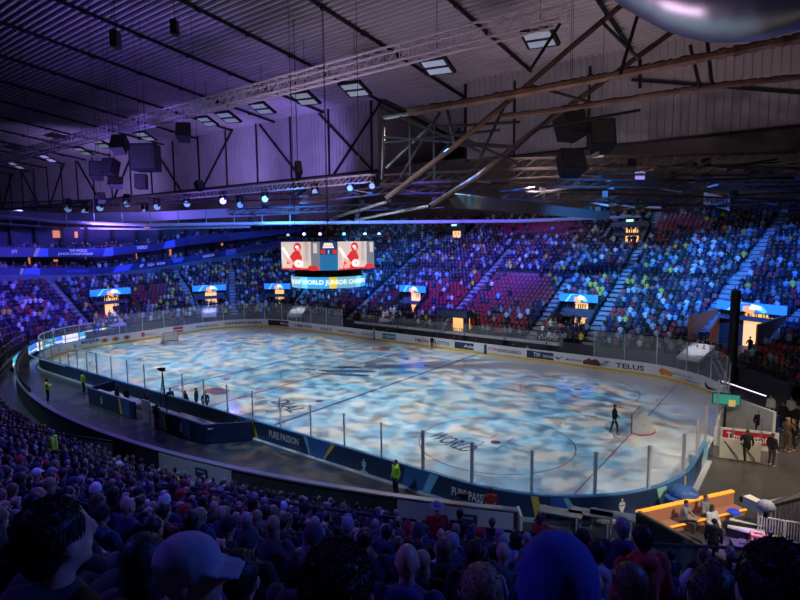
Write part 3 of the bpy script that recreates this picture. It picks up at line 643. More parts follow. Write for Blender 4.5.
b=MB(); b.box((-.35,-17.0,.75),(.9,.1,1.5),LGREY); b.box((-.35,-17.08,.9),(.1,.05,.05),BLK); tag(b.build('box_door'),'pale grey door standing open between the two navy boxes','door')
# tripod cameras
def camera_rig(P,h,label):
    r=thing('tripod_camera',label,'camera',P); b=MB(); P=Vector(P)
    for k in range(3): a=2*math.pi*k/3; b.bar(P+Vector((.4*math.cos(a),.4*math.sin(a),0)),P+Vector((0,0,h-.25)),.05,BLK)
    b.build('tripod',r); b=MB(); b.box(P+Vector((0,0,h)),(.34,.2,.22),BLK,rz=.5); b.box(P+Vector((-.2,-.1,h+.02)),(.2,.12,.12),BLK,rz=.5); b.build('camera_body',r)
q=ptz(175,408,1.1); camera_rig((q.x-.4,q.y-.5,0),3.7,'camera on a tall stand above the near boxes, against the ice')

# ---------------- people ----------------
def mesh_remesh(mb,name,vox,mats,dec=.5):
    me=bpy.data.meshes.new(name); me.from_pydata(mb.v,[],mb.f); me.update(); o=bpy.data.objects.new('tmp',me); C.objects.link(o)
    r=o.modifiers.new('r','REMESH'); r.mode='VOXEL'; r.voxel_size=vox
    s=o.modifiers.new('s','SMOOTH'); s.factor=.5; s.iterations=2
    if dec<1: d=o.modifiers.new('d','DECIMATE'); d.ratio=dec
    bpy.context.view_layer.update(); me2=bpy.data.meshes.new_from_object(o.evaluated_get(bpy.context.evaluated_depsgraph_get()))
    bpy.data.objects.remove(o); me2.materials.clear()
    for m in mats: me2.materials.append(m)
    me2.polygons.foreach_set('use_smooth',[True]*len(me2.polygons)); me2.polygons.foreach_set('material_index',[0]*len(me2.polygons)); me2.name=name; return me2
V=Vector
def cap(b,a,c,r1,r2,m=None):
    a=V(a);c=V(c); n=4
    b.bar(a,c,2*r1,BLK,8,2*r2); b.ell(a,(r1,r1,r1),BLK,8,6); b.ell(c,(r2,r2,r2),BLK,8,6)
def pose(kind):
    J={}
    if kind[0]=='s':   # seated, facing +Y ; z0 = tread
        lean=.0 if kind=='s1' else (.12 if kind=='s2' else -.03)
        J.update(pel=(0,0,.50),ch=(0,lean*.6,.88),nk=(0,lean,1.06),hd=(0,lean+.02,1.235))
        for sg,n in ((-1,'l'),(1,'r')):
            J['sh'+n]=(sg*.185,lean*.9,1.0)
            if kind=='s3': J['el'+n]=(sg*.27,.16,.80); J['ha'+n]=(sg*.06,.26,1.02)
            elif kind=='s2': J['el'+n]=(sg*.26,.25,.74); J['ha'+n]=(sg*.08,.46,.70)
            else: J['el'+n]=(sg*.25,.08,.72); J['ha'+n]=(sg*.10,.32,.62)
            J['hp'+n]=(sg*.10,.03,.50); J['kn'+n]=(sg*.13,.46,.50); J['an'+n]=(sg*.13,.46,.09); J['to'+n]=(sg*.14,.62,.04)
    else:
        J.update(pel=(0,0,.95),ch=(0,0,1.33),nk=(0,0,1.50),hd=(0,.02,1.66))
        for sg,n in ((-1,'l'),(1,'r')):
            J['sh'+n]=(sg*.19,0,1.44)
            if kind=='w': J['el'+n]=(sg*.25,-.10*sg,1.17); J['ha'+n]=(sg*.25,.1-.16*sg,.95)
            elif kind=='c': J['el'+n]=(sg*.28,.10,1.20); J['ha'+n]=(sg*.10,.27,1.28)
            else: J['el'+n]=(sg*.26,-.03,1.16); J['ha'+n]=(sg*.25,.08,.90)
            st=.16*sg if kind=='w' else 0
            J['hp'+n]=(sg*.10,0,.93); J['kn'+n]=(sg*.11,.04+st*.8,.50); J['an'+n]=(sg*.12,st*1.2-.02,.09); J['to'+n]=(sg*.13,st*1.2+.15,.04)
    return J
def body_geo(kind,vox=.013):
    J=pose(kind); b=MB()
    b.ell(J['pel'],(.165,.12,.13),BLK); cap(b,J['pel'],J['ch'],.135,.13); b.ell(V(J['ch']),(.18,.115,.20),BLK); cap(b,V(J['ch'])+V((0,0,.12)),J['nk'],.07,.055); cap(b,J['nk'],J['hd'],.055,.05)
    h=V(J['hd']); b.ell(h+V((0,-.005,.015)),(.075,.097,.105),BLK,14,10); b.ell(h+V((0,.03,-.055)),(.055,.06,.065),BLK,12,8); b.ell(h+V((0,.105,-.01)),(.014,.02,.026),BLK)
    b.ell(h+V((0,.088,-.055)),(.028,.012,.012),BLK); b.ell(h+V((0,.08,-.095)),(.025,.02,.02),BLK)
    for sg in (-1,1): b.ell(h+V((sg*.078,0,-.01)),(.014,.022,.033),BLK); b.ell(h+V((sg*.03,.085,.025)),(.02,.012,.01),BLK)
    for sg,n in ((-1,'l'),(1,'r')):
        cap(b,J['sh'+n],J['el'+n],.052,.04); cap(b,J['el'+n],J['ha'+n],.04,.027)
        hd=V(J['ha'+n]); d=(hd-V(J['el'+n])).normalized(); side=d.cross(V((0,0,1))).normalized() if abs(d.z)<.9 else V((0,1,0)); up=side.cross(d)
        b.ell(hd+d*.045,(.036,.036,.036),BLK); 
        for k,l in enumerate((.065,.075,.07,.055)):
            p0=hd+d*.07+side*(.03-.02*k); p1=p0+d*l*.55-up*.01; p2=p1+d*l*.4-up*.035; cap(b,p0,p1,.0095,.009); cap(b,p1,p2,.009,.008)
        p0=hd+d*.03+side*.035; cap(b,p0,p0+side*.025+d*.035,.011,.009)
        cap(b,J['hp'+n],J['kn'+n],.085,.058); cap(b,J['kn'+n],J['an'+n],.056,.038); cap(b,V(J['an'+n])+V((0,-.03,-.03)),J['to'+n],.042,.034)
    return mesh_remesh(b,'person_body',vox,[SKIN[0]],.45)
def jacket_geo(kind,hood=False):
    J=pose(kind); b=MB()
    b.ell(V(J['pel'])+V((0,0,.06)),(.20,.15,.13),BLK); cap(b,V(J['pel'])+V((0,0,.05)),J['ch'],.165,.16); b.ell(V(J['ch']),(.215,.15,.215),BLK)
    cap(b,V(J['ch'])+V((0,0,.14)),V(J['nk'])+V((0,-.01,-.01)),.10,.075)
    for sg,n in ((-1,'l'),(1,'r')): cap(b,J['sh'+n],J['el'+n],.075,.06); cap(b,J['el'+n],V(J['ha'+n]).lerp(V(J['el'+n]),.1),.058,.043)
    if hood: b.ell(V(J['nk'])+V((0,-.09,-.01)),(.12,.07,.08),BLK)
    return mesh_remesh(b,'jacket',.018,[CLO[0]],.4)
def trouser_geo(kind):
    J=pose(kind); b=MB(); b.ell(V(J['pel']),(.18,.135,.12),BLK)
    for n in 'lr': cap(b,J['hp'+n],J['kn'+n],.10,.075); cap(b,J['kn'+n],V(J['an'+n])+V((0,0,.02)),.073,.055)
    return mesh_remesh(b,'trousers',.02,[CLO[0]],.4)
def hair_geo(style):  # around head centre origin
    b=MB()
    if style=='short': b.ell((0,-.022,.035),(.088,.100,.098),BLK,14,10); b.ell((0,-.05,-.03),(.07,.055,.06),BLK)
    elif style=='long': b.ell((0,-.02,.03),(.096,.108,.105),BLK,14,10); b.ell((0,-.06,-.10),(.095,.06,.15),BLK); b.ell((-.06,-.02,-.12),(.035,.05,.13),BLK); b.ell((.06,-.02,-.12),(.035,.05,.13),BLK)
    elif style=='bun': b.ell((0,-.02,.03),(.088,.103,.098),BLK,14,10); b.ell((0,-.10,.09),(.045,.045,.045),BLK)
    elif style=='beanie': b.ell((0,-.012,.05),(.098,.112,.108),BLK,16,10); b.ell((0,-.012,.015),(.104,.117,.035),BLK,16,8)
    elif style=='pompom': b.ell((0,-.012,.05),(.098,.112,.105),BLK,16,10); b.ell((0,-.012,.015),(.104,.117,.035),BLK,16,8); b.ell((0,-.03,.175),(.04,.04,.04),BLK)
    elif style=='cap': b.ell((0,-.008,.045),(.092,.108,.088),BLK,16,10); b.hexa([V(q) for q in ((-.07,.07,.02),(.07,.07,.02),(.05,.165,.0),(-.05,.165,.0),(-.07,.07,.035),(.07,.07,.035),(.05,.165,.014),(-.05,.165,.014))],BLK)
    elif style=='hat': b.ell((0,-.01,.07),(.09,.105,.10),BLK,14,10); b.ell((0,0,.04),(.19,.21,.018),BLK,20,6)
    me=mesh_remesh(b,{'short':'hair','long':'long_hair','bun':'hair','beanie':'beanie','pompom':'beanie','cap':'cap','hat':'brimmed_hat'}[style],.009,[HAIRM[0]],.6)
    me.transform(Matrix.Scale(1.0,4))
    rr=random.Random(3)
    return me
def fab(n,c,v=.15,b=.25): return mat(n,c,.85,var=v,bump=b,bscale=25)
SKIN=[mat('skin_fair',(.48,.28,.19),.5,var=.08,bscale=12),mat('skin_tan',(.38,.21,.14),.5,var=.08,bscale=12)]
CLN=['navy','black','charcoal','dark green','maroon','red','grey','white','yellow','light blue','brown']
CLO=[fab('cloth_'+n.replace(' ','_'),c) for n,c in zip(CLN,((.02,.03,.09),(.015,.015,.018),(.06,.06,.07),(.02,.06,.04),(.14,.02,.03),(.45,.03,.03),(.28,.28,.30),(.70,.70,.70),(.75,.62,.08),(.22,.42,.62),(.14,.08,.05)))]
HRN=['dark brown','black','light brown','blond','grey']
HAIRM=[mat('hair_'+n.replace(' ','_'),c,.55,var=.35,bscale=60,bump=.6) for n,c in zip(HRN,((.035,.02,.014),(.012,.010,.010),(.12,.07,.04),(.30,.20,.10),(.30,.29,.28)))]
BOD={k:body_geo(k) for k in ('s1','s2','s3','n','w','c')}
JAC={k:jacket_geo(k,k in('s1','n')) for k in BOD}; TRO={k:trouser_geo(k) for k in BOD}
HAI={k:hair_geo(k) for k in ('short','long','bun','beanie','pompom','cap','hat')}
def setmat(o,m):
    o.material_slots[0].link='OBJECT'; o.material_slots[0].material=m
def person(loc,rz,kind,hs,hm,jm,tm,sk,label,group=None,scale=1,jacket='jacket'):
    o=bpy.data.objects.new('person',BOD[kind]); C.objects.link(o); o.location=loc; o.rotation_euler=(0,0,rz); o.scale=(scale,)*3
    setmat(o,sk); tag(o,label,'person',group)
    for me,m,nm in ((JAC[kind],jm,jacket),(TRO[kind],tm,'trousers')):
        c=bpy.data.objects.new(nm,me); C.objects.link(c); c.parent=o; setmat(c,m)
    if hs:
        me=HAI[hs]; c=bpy.data.objects.new(me.name.split('.')[0],me); C.objects.link(c); c.parent=o; c.location=pose(kind)['hd']; setmat(c,hm)
    return o

# low-poly seated/standing figure for the distant crowd
def lowfig(stand=False):
    v=[];f=[];t=[]
    def prism(ring0,ring1,tg):
        b0=len(v); n=len(ring0); v.extend(ring0); v.extend(ring1)
        for i in range(n): f.append((b0+i,b0+(i+1)%n,b0+n+(i+1)%n,b0+n+i)); t.append(tg)
        f.append(tuple(b0+n+i for i in range(n))[:4] if n==4 else tuple(b0+n+i for i in range(n))); t.append(tg)
    z=.45 if stand else 0
    def rg(cx,cy,rx,ry,zz,n=6): return [(cx+rx*math.cos(2*math.pi*i/n),cy+ry*math.sin(2*math.pi*i/n),zz) for i in range(n)]
    a=rg(0,0,.19,.14,.42+z);b_=rg(0,.0,.19,.13,.75+z);c=rg(0,.02,.235,.12,.98+z);d=rg(0,.02,.08,.07,1.08+z)
    prism(a,b_,0);prism(b_,c,0);prism(c,d,0)
    for sg in (-1,1):
        prism([(sg*.22+q[0],q[1],q[2]) for q in rg(0,0,.055,.055,.98+z,4)],[(sg*.27+q[0],.1+q[1],q[2]) for q in rg(0,0,.05,.05,.70+z,4)],0)
        prism([(sg*.27+q[0],.1+q[1],q[2]) for q in rg(0,0,.05,.05,.70+z,4)],[(sg*.12+q[0],.3+q[1],q[2]) for q in rg(0,0,.04,.04,.66+z,4)],2)
        if stand: prism([(sg*.1+q[0],q[1],q[2]) for q in rg(0,0,.09,.09,.87,4)],[(sg*.1+q[0],q[1],q[2]) for q in rg(0,0,.05,.05,.0,4)],3)
        else:
            prism([(sg*.1+q[0],0,.48+q[1]) for q in rg(0,0,.08,.08,0,4)],[(sg*.13+q[0],.45,.46+q[1]) for q in rg(0,0,.065,.065,0,4)],3)
            prism([(sg*.13+q[0],.43+q[1],q[2]) for q in rg(0,0,.06,.06,.5,4)],[(sg*.13+q[0],.43+q[1],q[2]) for q in rg(0,0,.045,.045,.0,4)],3)
    hz=1.22+z; n=6; R=[(.02,-.115),(.06,-.08),(.082,-.01),(.075,.06),(.035,.11)]
    rs=[[(r*math.cos(2*math.pi*i/n),.02+r*1.15*math.sin(2*math.pi*i/n),hz+h) for i in range(n)] for r,h in R]
    for k in range(4):
        b0=len(v); v.extend(rs[k]); v.extend(rs[k+1])
        for i in range(n):
            my=math.sin(2*math.pi*(i+.5)/n)
            f.append((b0+i,b0+(i+1)%n,b0+n+(i+1)%n,b0+n+i)); t.append(1 if (k==3 or (my<.3 and k>=1)) else 2)
    b0=len(v); v.extend(rs[4]); f.append(tuple(b0+i for i in range(n))); t.append(1)
    return np.array(v,float),f,t
FIG=[lowfig(False),lowfig(True)]
CROWD=CLO+HAIRM+SKIN
def crowd_mesh(name,people,label,parent_=None):
    # people: list (x,y,z,rz,scale,standing,cloth idx,hair idx,skin idx)
    VV=[];LO=[];ST=[];TO=[];MI=[];off=0;lo=0
    for x,y,z,rz,s,sd,ci,hi,si in people:
        v,f,t=FIG[sd]; c_,s_=math.cos(rz),math.sin(rz); q=v*s
        VV.append(np.c_[q[:,0]*c_-q[:,1]*s_+x,q[:,0]*s_+q[:,1]*c_+y,q[:,2]+z])
        for ff,tt in zip(f,t):
            ST.append(lo); TO.append(len(ff)); lo+=len(ff); LO.extend([i+off for i in ff])
            MI.append(ci if tt==0 else (hi if tt==1 else (si if tt==2 else 1)))
        off+=len(v)
    me=bpy.data.meshes.new(name); VV=np.concatenate(VV)
    me.vertices.add(len(VV)); me.vertices.foreach_set('co',VV.ravel()); me.loops.add(len(LO)); me.loops.foreach_set('vertex_index',LO)
    me.polygons.add(len(ST)); me.polygons.foreach_set('loop_start',ST); me.polygons.foreach_set('loop_total',TO); 
    for m in CROWD: me.materials.append(m)
    me.polygons.foreach_set('material_index',MI); me.update(calc_edges=True); me.validate()
    o=bpy.data.objects.new(name,me); C.objects.link(o); tag(o,label,'crowd',None,'stuff'); parent(o,parent_); return o
def pick(wt): 
    r=rnd.random()*sum(wt); 
    for i,q in enumerate(wt):
        r-=q
        if r<=0: return i
    return 0
WF=[24,20,17,4,3,3,15,7,3,6,3]; WN=[26,42,18,3,4,4,5,2,1,1,4]
# empty seat patches in the far stand, in picture pixels (ellipses: u,v,ru,rv,prob)
EMP=[(440,290,28,14,.75),(486,282,20,18,.55),(425,297,15,10,.7),(525,283,30,15,.9),(500,300,35,14,.7),(545,225,50,8,.85),(505,318,25,10,.7),(683,222,30,12,.85),(385,247,10,5,.5),(385,295,18,10,.7),(146,290,16,9,.75),(170,290,18,10,.6),(262,290,12,8,.5),(770,245,9,12,.6),(710,335,20,6,.3),(775,345,22,5,.9),(608,308,20,5,.6),(665,325,18,5,.5),(30,300,20,12,.2),(620,205,10,6,.5),(345,297,18,8,.6),(250,275,10,6,.3)]
far=[];seats=[]
for r in range(ROWS):
    d=D0+r*PITCH+.35; z=tread(d)
    for k,v,_ in row_params(d,.56):
        x,y,nx,ny=pos(k,v,d)
        if d>dmax(x,y)-.4 or blocked(k,v,d): continue
        if 17.2<d<18.1 and k in 'tb' and x>-24 : continue   # cross aisle
        u_,v_,dep=prj((x,y,z+1))
        if u_<-12 or u_>812 or v_<195 or dep<0: continue
        pe=.07
        for eu,ev,ru,rv,p in EMP:
            if ((u_-eu)/ru)**2+((v_-ev)/rv)**2<1: pe=max(pe,p)
        rz=math.atan2(-ny,-nx)-math.pi/2
        if rnd.random()<pe: seats.append((x,y,z,rz,dep,u_,v_))
        else:
            ci=pick(WF)
            if (470<u_<660 and 270<v_<298 and rnd.random()<.12) or (130<u_<300 and rnd.random()<.08): ci=8
            far.append((x+nx*.02,y+ny*.02,z-.0,rz+rnd.uniform(-.5,.5),rnd.uniform(.93,1.08),0,ci,len(CLO)+rnd.randrange(5),len(CLO)+5+rnd.randrange(2)))
# people in suites
for a in list(range(2,300,3))*2:
    for tier in (2,4):
        if rnd.random()<.7:
            P,zz,o=colat(a+rnd.random()*3); Q=P+o*rnd.uniform(.6,2.2); far.append((Q.x,Q.y,zz[tier]-1.0,math.atan2(-o.y,-o.x)-math.pi/2,1,rnd.random()<.4,pick(WF),len(CLO)+rnd.randrange(5),len(CLO)+5))
# people standing in tunnels
for i,(k,v,hw,da,db) in enumerate(VOMS):
    for j in range(4):
        dd=rnd.uniform(da+.3,da+1.3); vv=rnd.uniform(-hw+.5,hw-.5); vv=v+vv if k in 'tl' else v+math.degrees(vv/(RR+dd)); x,y,nx,ny=pos(k,vv,dd)
        far.append((x,y,tread(da+.01)-.28,math.atan2(-ny,-nx)-math.pi/2,1,1,pick(WN),len(CLO)+rnd.randrange(5),len(CLO)+5))
crowd_mesh('distant_crowd',far,'spectators filling the far and left stands under blue light')
SV=[(-.23,-.02,.40),(.23,-.02,.40),(.23,.36,.42),(-.23,.36,.42),(-.23,-.02,.45),(.23,-.02,.45),(.23,.36,.47),(-.23,.36,.47),
    (-.23,-.10,.42),(.23,-.10,.42),(.22,-.04,.42),(-.22,-.04,.42),(-.21,-.18,.86),(.21,-.18,.86),(.20,-.13,.86),(-.20,-.13,.86)]
SF=[(0,3,2,1),(4,5,6,7),(0,1,5,4),(1,2,6,5),(2,3,7,6),(3,0,4,7)]; SF2=[tuple(i+8 for i in f) for f in SF]
seats.sort(key=lambda q:q[4]); _top=sorted(seats[:300],key=lambda q:(round(q[2],2),q[5])); _ord={}; _cnt={}
for q in _top:
    _cnt[round(q[2],2)]=_cnt.get(round(q[2],2),0)+1; _ord[q[:3]]=(int(round((q[2]-Z0)/.425))+1,_cnt[round(q[2],2)])
sm=MB()
mb=MB(); mb.add(SV[:8],SF,SEATM); pan0=mb.build('seat_pan'); mb=MB(); mb.add(SV[8:],SF,SEATM); back0=mb.build('seat_back'); mb=MB(); mb.box((0,.0,.2),(.06,.08,.40),DKG); leg0=mb.build('pedestal')
for i,(x,y,z,rz,dep,u_,v_) in enumerate(seats):
    if i<300:
        o=bpy.data.objects.new('stadium_seat',None); C.objects.link(o); o.location=(x,y,z); o.rotation_euler=(0,0,rz)
        side='right corner' if u_>690 else ('right part' if u_>590 else('centre right' if u_>480 else ('centre' if u_>370 else 'left part')))
        tag(o,'red seat, %s of far stand, row %d, %s from left'%(side,_ord[(x,y,z)][0],ordw(_ord[(x,y,z)][1])),'seat','empty red seats, %s of the far stand'%side)
        for pr_ in (pan0,back0,leg0):
            c=pr_.copy() if i else pr_
            if i: C.objects.link(c)
            c.parent=o
    else:
        c_,s_=math.cos(rz),math.sin(rz); sm.add([(p[0]*c_-p[1]*s_+x,p[0]*s_+p[1]*c_+y,p[2]+z) for p in SV],SF+SF2,SEATM)
tag(sm.build('red_seating'),'rows of empty red seats in the upper far stand','seats',None,'stuff')

# ---------------- near stand and its crowd ----------------
st=MB(); NB,NS_=-.30,.50
def nz(dn): return NB+NS_*PITCH*math.floor(dn/PITCH+1e-6)
XR=27.0
def right_cut(x,dn): return x>XR and dn<8.4
nrow=26
for r in range(2,nrow):
    dn=r*PITCH; z=nz(dn+.01); xs=[-34+ i*2.0 for i in range(0,40)]; 
    for xa in xs:
        if right_cut(xa,dn): continue
        a=npath(ns(xa*(1+dn/NR)),dn)[0] if abs(xa*(1+dn/NR))<59 else None; c=npath(ns((xa+2)*(1+dn/NR)),dn)[0] if abs((xa+2)*(1+dn/NR))<59 else None
        if not a or not c: continue
        def rad(p,q): dx,dy=p[0]-NC[0],p[1]-NC[1]; l=math.hypot(dx,dy); return (p[0]+dx/l*q,p[1]+dy/l*q)
        a2,c2=rad(a,PITCH),rad(c,PITCH)
        st.add([(*a,z-.425),(*c,z-.425),(*c,z),(*a,z)],[(0,1,2,3)],CONC); st.add([(*a,z),(*c,z),(*c2,z),(*a2,z)],[(0,1,2,3)],CONC)
struct(st.build('near_terrace'),'stepped terrace of the near stand under the spectators','stand')
near=[]
def nsd(x,y): return math.hypot(x-NC[0],y-NC[1])-NR
for r in range(2,nrow-1):
    dn=r*PITCH+.38; z=nz(dn)
    if 8.6<dn<9.5: continue
    Rr=NR+dn; a0=-math.radians(45); n=int(math.radians(90)*Rr/.56)
    for i in range(n):
        a=-math.pi/2+a0+math.radians(90)*(i+rnd.uniform(-.12,.12))/n; x,y=NC[0]+Rr*math.cos(a),NC[1]+Rr*math.sin(a)
        if x<-40 or x>60: continue
        if right_cut(x/(1+dn/NR),dn): continue
        if abs(x/(1+dn/NR)-10.6)<.5 : continue
        u_,v_,dep=prj((x,y,z+1.1))
        if dep<.5 or u_<-40 or u_>840 or v_>640: continue
        if math.hypot(x-CP.x,y-CP.y)<5.0: continue
        if dn<3 and x>21: continue
        if 398<u_<528 and v_<548 and dep<24 and dn<8.7: continue
        if rnd.random()<.10+(.2 if (u_>620 and dep<14) else 0): continue
        near.append([dep,x,y,z,a+math.pi+(-math.pi/2),r,u_,v_])
near.sort()
rowc={}
HS=['short']*5+['long']*4+['bun','beanie','beanie','cap','cap','pompom',None]
desc={'short':'short %s hair','long':'long %s hair','bun':'%s hair in a bun','beanie':'%s beanie','pompom':'%s bobble hat','cap':'%s cap','hat':'%s brimmed hat'}
ind=near[:262]; rest=near[262:]
ind.sort(key=lambda q:(q[5],q[6]))
HATC=[0,1,5,6,2,5,2,4,1,0,7]
for dep,x,y,z,rz,r,u_,v_ in ind:
    rowc[r]=rowc.get(r,0)+1
    hs=rnd.choice(HS); ci=pick(WN); hi=rnd.randrange(5)
    if hs in('beanie','pompom','cap'): hc=rnd.choice(HATC); hm=CLO[hc]; hd=desc[hs]%CLN[hc]
    elif hs: hm=HAIRM[hi]; hd=desc[hs]%HRN[hi]
    else: hm=None; hd='bald head'
    lab='person with %s, %s jacket, near-stand row %d, %s from left'%(hd,CLN[ci],r-1,ordw(rowc[r]))
    person((x,y,z),rz+rnd.uniform(-.35,.35),rnd.choice(('s1','s1','s2','s3')),hs,hm,CLO[ci],CLO[rnd.choice((0,1,2))],SKIN[0],lab,'spectators in the near stand',rnd.uniform(.95,1.06))
crowd_mesh('near_stand_crowd',[(x,y,z,rz+rnd.uniform(-.4,.4),rnd.uniform(.94,1.06),0,pick(WN),len(CLO)+rnd.randrange(5),len(CLO)+5) for dep,x,y,z,rz,r,u_,v_ in rest],'dense seated spectators in the lower left of the near stand')

# foreground heads placed on their rows close by
def fg(u,v,dep,hs,hm,jm,label,kind='s1',rot=0,scale=1.0,jacket='jacket'):
    P=pt(u,v,dep); hd=V(pose(kind)['hd'])*scale; rz=math.atan2(NC[1]-P.y,NC[0]-P.x)-math.pi/2+rot
    off=Matrix.Rotation(rz,3,'Z')@V((hd.x,hd.y,0)); return person((P.x-off.x,P.y-off.y,P.z-hd.z),rz,kind,hs,hm,jm,CLO[1],SKIN[0],label,'foreground spectators',scale,jacket)
FGO=[]
def strands(o,n=2600,ln=.022,style=0):
    h=[c for c in C.objects if c.parent==o and 'hair' in c.name]
    if not h: return
    h=h[0]; me=h.data; ps=list(me.polygons); rr=random.Random(n); mb=MB()
    for _ in range(n):
        p=rr.choice(ps); c=p.center; nn=p.normal; tdir=V((rr.uniform(-.5,.5),-.35+rr.uniform(-.4,.4),-.75 if c.z<.08 else -.1)); tdir=(tdir-nn*tdir.dot(nn)*.75+nn*.10).normalized(); sd=tdir.cross(nn).normalized()*.0016; l=ln*rr.uniform(.6,1.5); m_=c+tdir*l*.5+nn*.002
        mb.add([c-sd,c+sd,m_+sd*.8,c+tdir*l,m_-sd*.8],[(0,1,2,3,4)],h.material_slots[0].material)
    q=mb.build('hair_strands'); q.parent=h
fg(58,538,1.7,'short',HAIRM[0],CLO[1],'large dark head with tousled short hair at the lower left edge, nearest of all',rot=-.35)
fg(190,574,1.75,'cap',CLO[6],CLO[0],'near spectator in a grey peaked cap, bill turned right, lower left',rot=-1.3)
fg(146,560,2.5,'long',HAIRM[1],CLO[2],'spectator with black hair directly behind the grey cap, lower left')
fg(240,578,2.3,'short',HAIRM[1],CLO[1],'dark short-haired head just right of the grey cap')
fg(340,590,1.38,'short',HAIRM[0],CLO[1],'big dark rounded head at bottom centre left')
fg(407,562,3.6,None,None,CLO[0],'balding man in a dark top, bottom centre',kind='s1')
fg(297,566,4.3,'long',HAIRM[0],CLO[2],'person with long dark hair left of the balding man')
fg(482,592,2.3,'short',HAIRM[3],CLO[1],'short fair-haired head at the bottom centre edge')
fg(557,594,1.35,'beanie',fab('cloth_royal_blue',(.025,.05,.24)),CLO[0],'large bright blue beanie at the bottom right of centre')
fg(630,584,3.1,'long',HAIRM[2],CLO[0],'woman with long brown hair right of the blue beanie',jacket='coat')
fg(712,596,2.1,'short',HAIRM[0],CLO[1],'dark round head between long brown hair and the right corner head')
fg(776,592,1.32,'short',HAIRM[1],CLO[1],'huge black-haired head filling the lower right corner')
fg(475,553,4.9,'short',HAIRM[0],CLO[1],'man in a black numbered hockey jersey, bottom centre',jacket='jersey')
fg(597,531+20,5.6,'short',HAIRM[0],CLO[6],'man in a pale grey hockey jersey beside the red jersey',jacket='jersey')
rj=fg(641,538,5.0,'short',HAIRM[1],CLO[5],'man standing in a red hockey jersey with white collar stripe',kind='n',jacket='jersey',rot=.4)
fg(622,528,6.6,'short',HAIRM[4],CLO[0],'grey-haired man in navy left of the red jersey')
fg(582,538,7.0,'short',HAIRM[1],CLO[1],'dark-haired man in black near the rail right of the gate')
for o in [q for q in C.objects if q.get('group')=='foreground spectators']: strands(o,3600 if (o.location-CP).length<3 else 900)
# printed number on back of black jersey
for o in list(C.objects):
    if o.get('label','').startswith('man in a black numbered'):
        for tx,z0,h,w_ in (('KARLSSON',.93,.06,.26),('93',.68,.20,.22)):
            mb=MB(); text_on(mb,tx,WHITE,lambda a,b:(-w_/2+w_*a,-.158-.02*math.sin(math.pi*a)+.02*0,z0+h*b)); c=mb.build('jersey_print'); c.parent=o
# red man with hat, seated watchers near the gate
def at_dn(u,v,h):
    d=_f+RX*((u-400)/F)-UX*((v-300)/F); t=3.0
    while t<60:
        P=CP+d*t
        if P.z<=nz(max(nsd(P.x,P.y),0))+h: return P
        t+=.05
def stand_near(u,v,h,kind,*a,**k):
    P=at_dn(u,v,h); rz=math.atan2(NC[1]-P.y,NC[0]-P.x)-math.pi/2+k.pop('rot',0); z=nz(max(nsd(P.x,P.y),0)) if nsd(P.x,P.y)>1 else 0
    return person((P.x,P.y,z),rz,kind,*a,**k)
def on_floor(u,v,kind,hs,hm,jm,tm,label,rot,z=0,scale=1,jacket='jacket',group=None):
    P=ptz(u,v,z); return person((P.x,P.y,z),rot,kind,hs,hm,jm,tm,SKIN[0],label,group,scale,jacket)
HV=CLO+[HIVIS]
on_floor(396,496,'n','short',HAIRM[1],HIVIS,CLO[1],'steward in hi-vis jacket standing against the navy banner, facing the crowd',math.pi-.3,scale=.98,jacket='hi_vis_jacket',group='hi-vis stewards')
on_floor(48,402,'c','short',HAIRM[0],HIVIS,CLO[1],'steward in hi-vis jacket standing on the dark track at the left edge',-.2,jacket='hi_vis_jacket',group='hi-vis stewards')
on_floor(84,394,'n','cap',CLO[1],HIVIS,CLO[1],'steward in hi-vis vest by the navy banner at left',-.5,jacket='hi_vis_jacket',group='hi-vis stewards')
st_=pt(53,440,22.5); person((st_.x,st_.y,st_.z-1.35),2.5,'n','short',HAIRM[4],HIVIS,CLO[1],SKIN[0],'steward in hi-vis vest standing among the lower left crowd','hi-vis stewards',1,'hi_vis_jacket')
on_floor(614,433,'w','short',HAIRM[0],CLO[1],CLO[2],'man in dark clothes walking on the ice left of the goal',-1.2,z=.02,scale=1.0)
on_floor(746,462,'w','short',HAIRM[2],CLO[1],CLO[1],'person in black with reflective stripes walking on the dark floor by the cream board',.4)
on_floor(771,466,'n','short',HAIRM[2],CLO[1],CLO[2],'standing man in dark suit and white shoes on the dark floor at right',-.6)
on_floor(758,440,'n','short',HAIRM[1],CLO[1],CLO[1],'person in black standing behind the walkers near the tunnel at right',-.3)
on_floor(786,452,'c','long',HAIRM[3],CLO[10],CLO[10],'person in bulky brown coat holding a bright bag at the right edge',-.5,scale=1.1)
on_floor(158,432,'n','short',HAIRM[1],CLO[1],CLO[1],'person in black standing in front of the white door by the boxes',2.8)
for i,(u,v) in enumerate(((127,402),(171,404),(197,404),(186,407),(206,408),(147,410),(118,402))): on_floor(u,v+6,'n','short' if i%2 else 'cap',HAIRM[1] if i%2 else CLO[1],CLO[1],CLO[1],'dark clad official in the near boxes, %s from the left'%ordw(sorted((127,171,197,186,206,147,118)).index(u)+1),.3+i,z=0,scale=.9,group='officials in the near boxes')
def nwatch(u,v,dep,kind,hs,hm,jm,label,rot=0,j='jacket'):
    P=pt(u,v,dep); hd=V(pose(kind)['hd']); rz=math.atan2(NC[1]-P.y,NC[0]-P.x)-math.pi/2+rot; return person((P.x,P.y,P.z-hd.z),rz,kind,hs,hm,jm,CLO[1],SKIN[0],label,None,1,j)
nwatch(437,508,12.5,'s1','hat',CLO[6],CLO[5],'spectator in red jacket and wide grey hat beyond the front rail',.3)
nwatch(460,514,13.0,'s1','short',HAIRM[1],CLO[1],'dark-haired spectator in black right of the red jacket and grey hat')
nwatch(492,523,13.5,'s1','short',HAIRM[2],CLO[1],'man in dark suit facing the pale crested panel',.1)
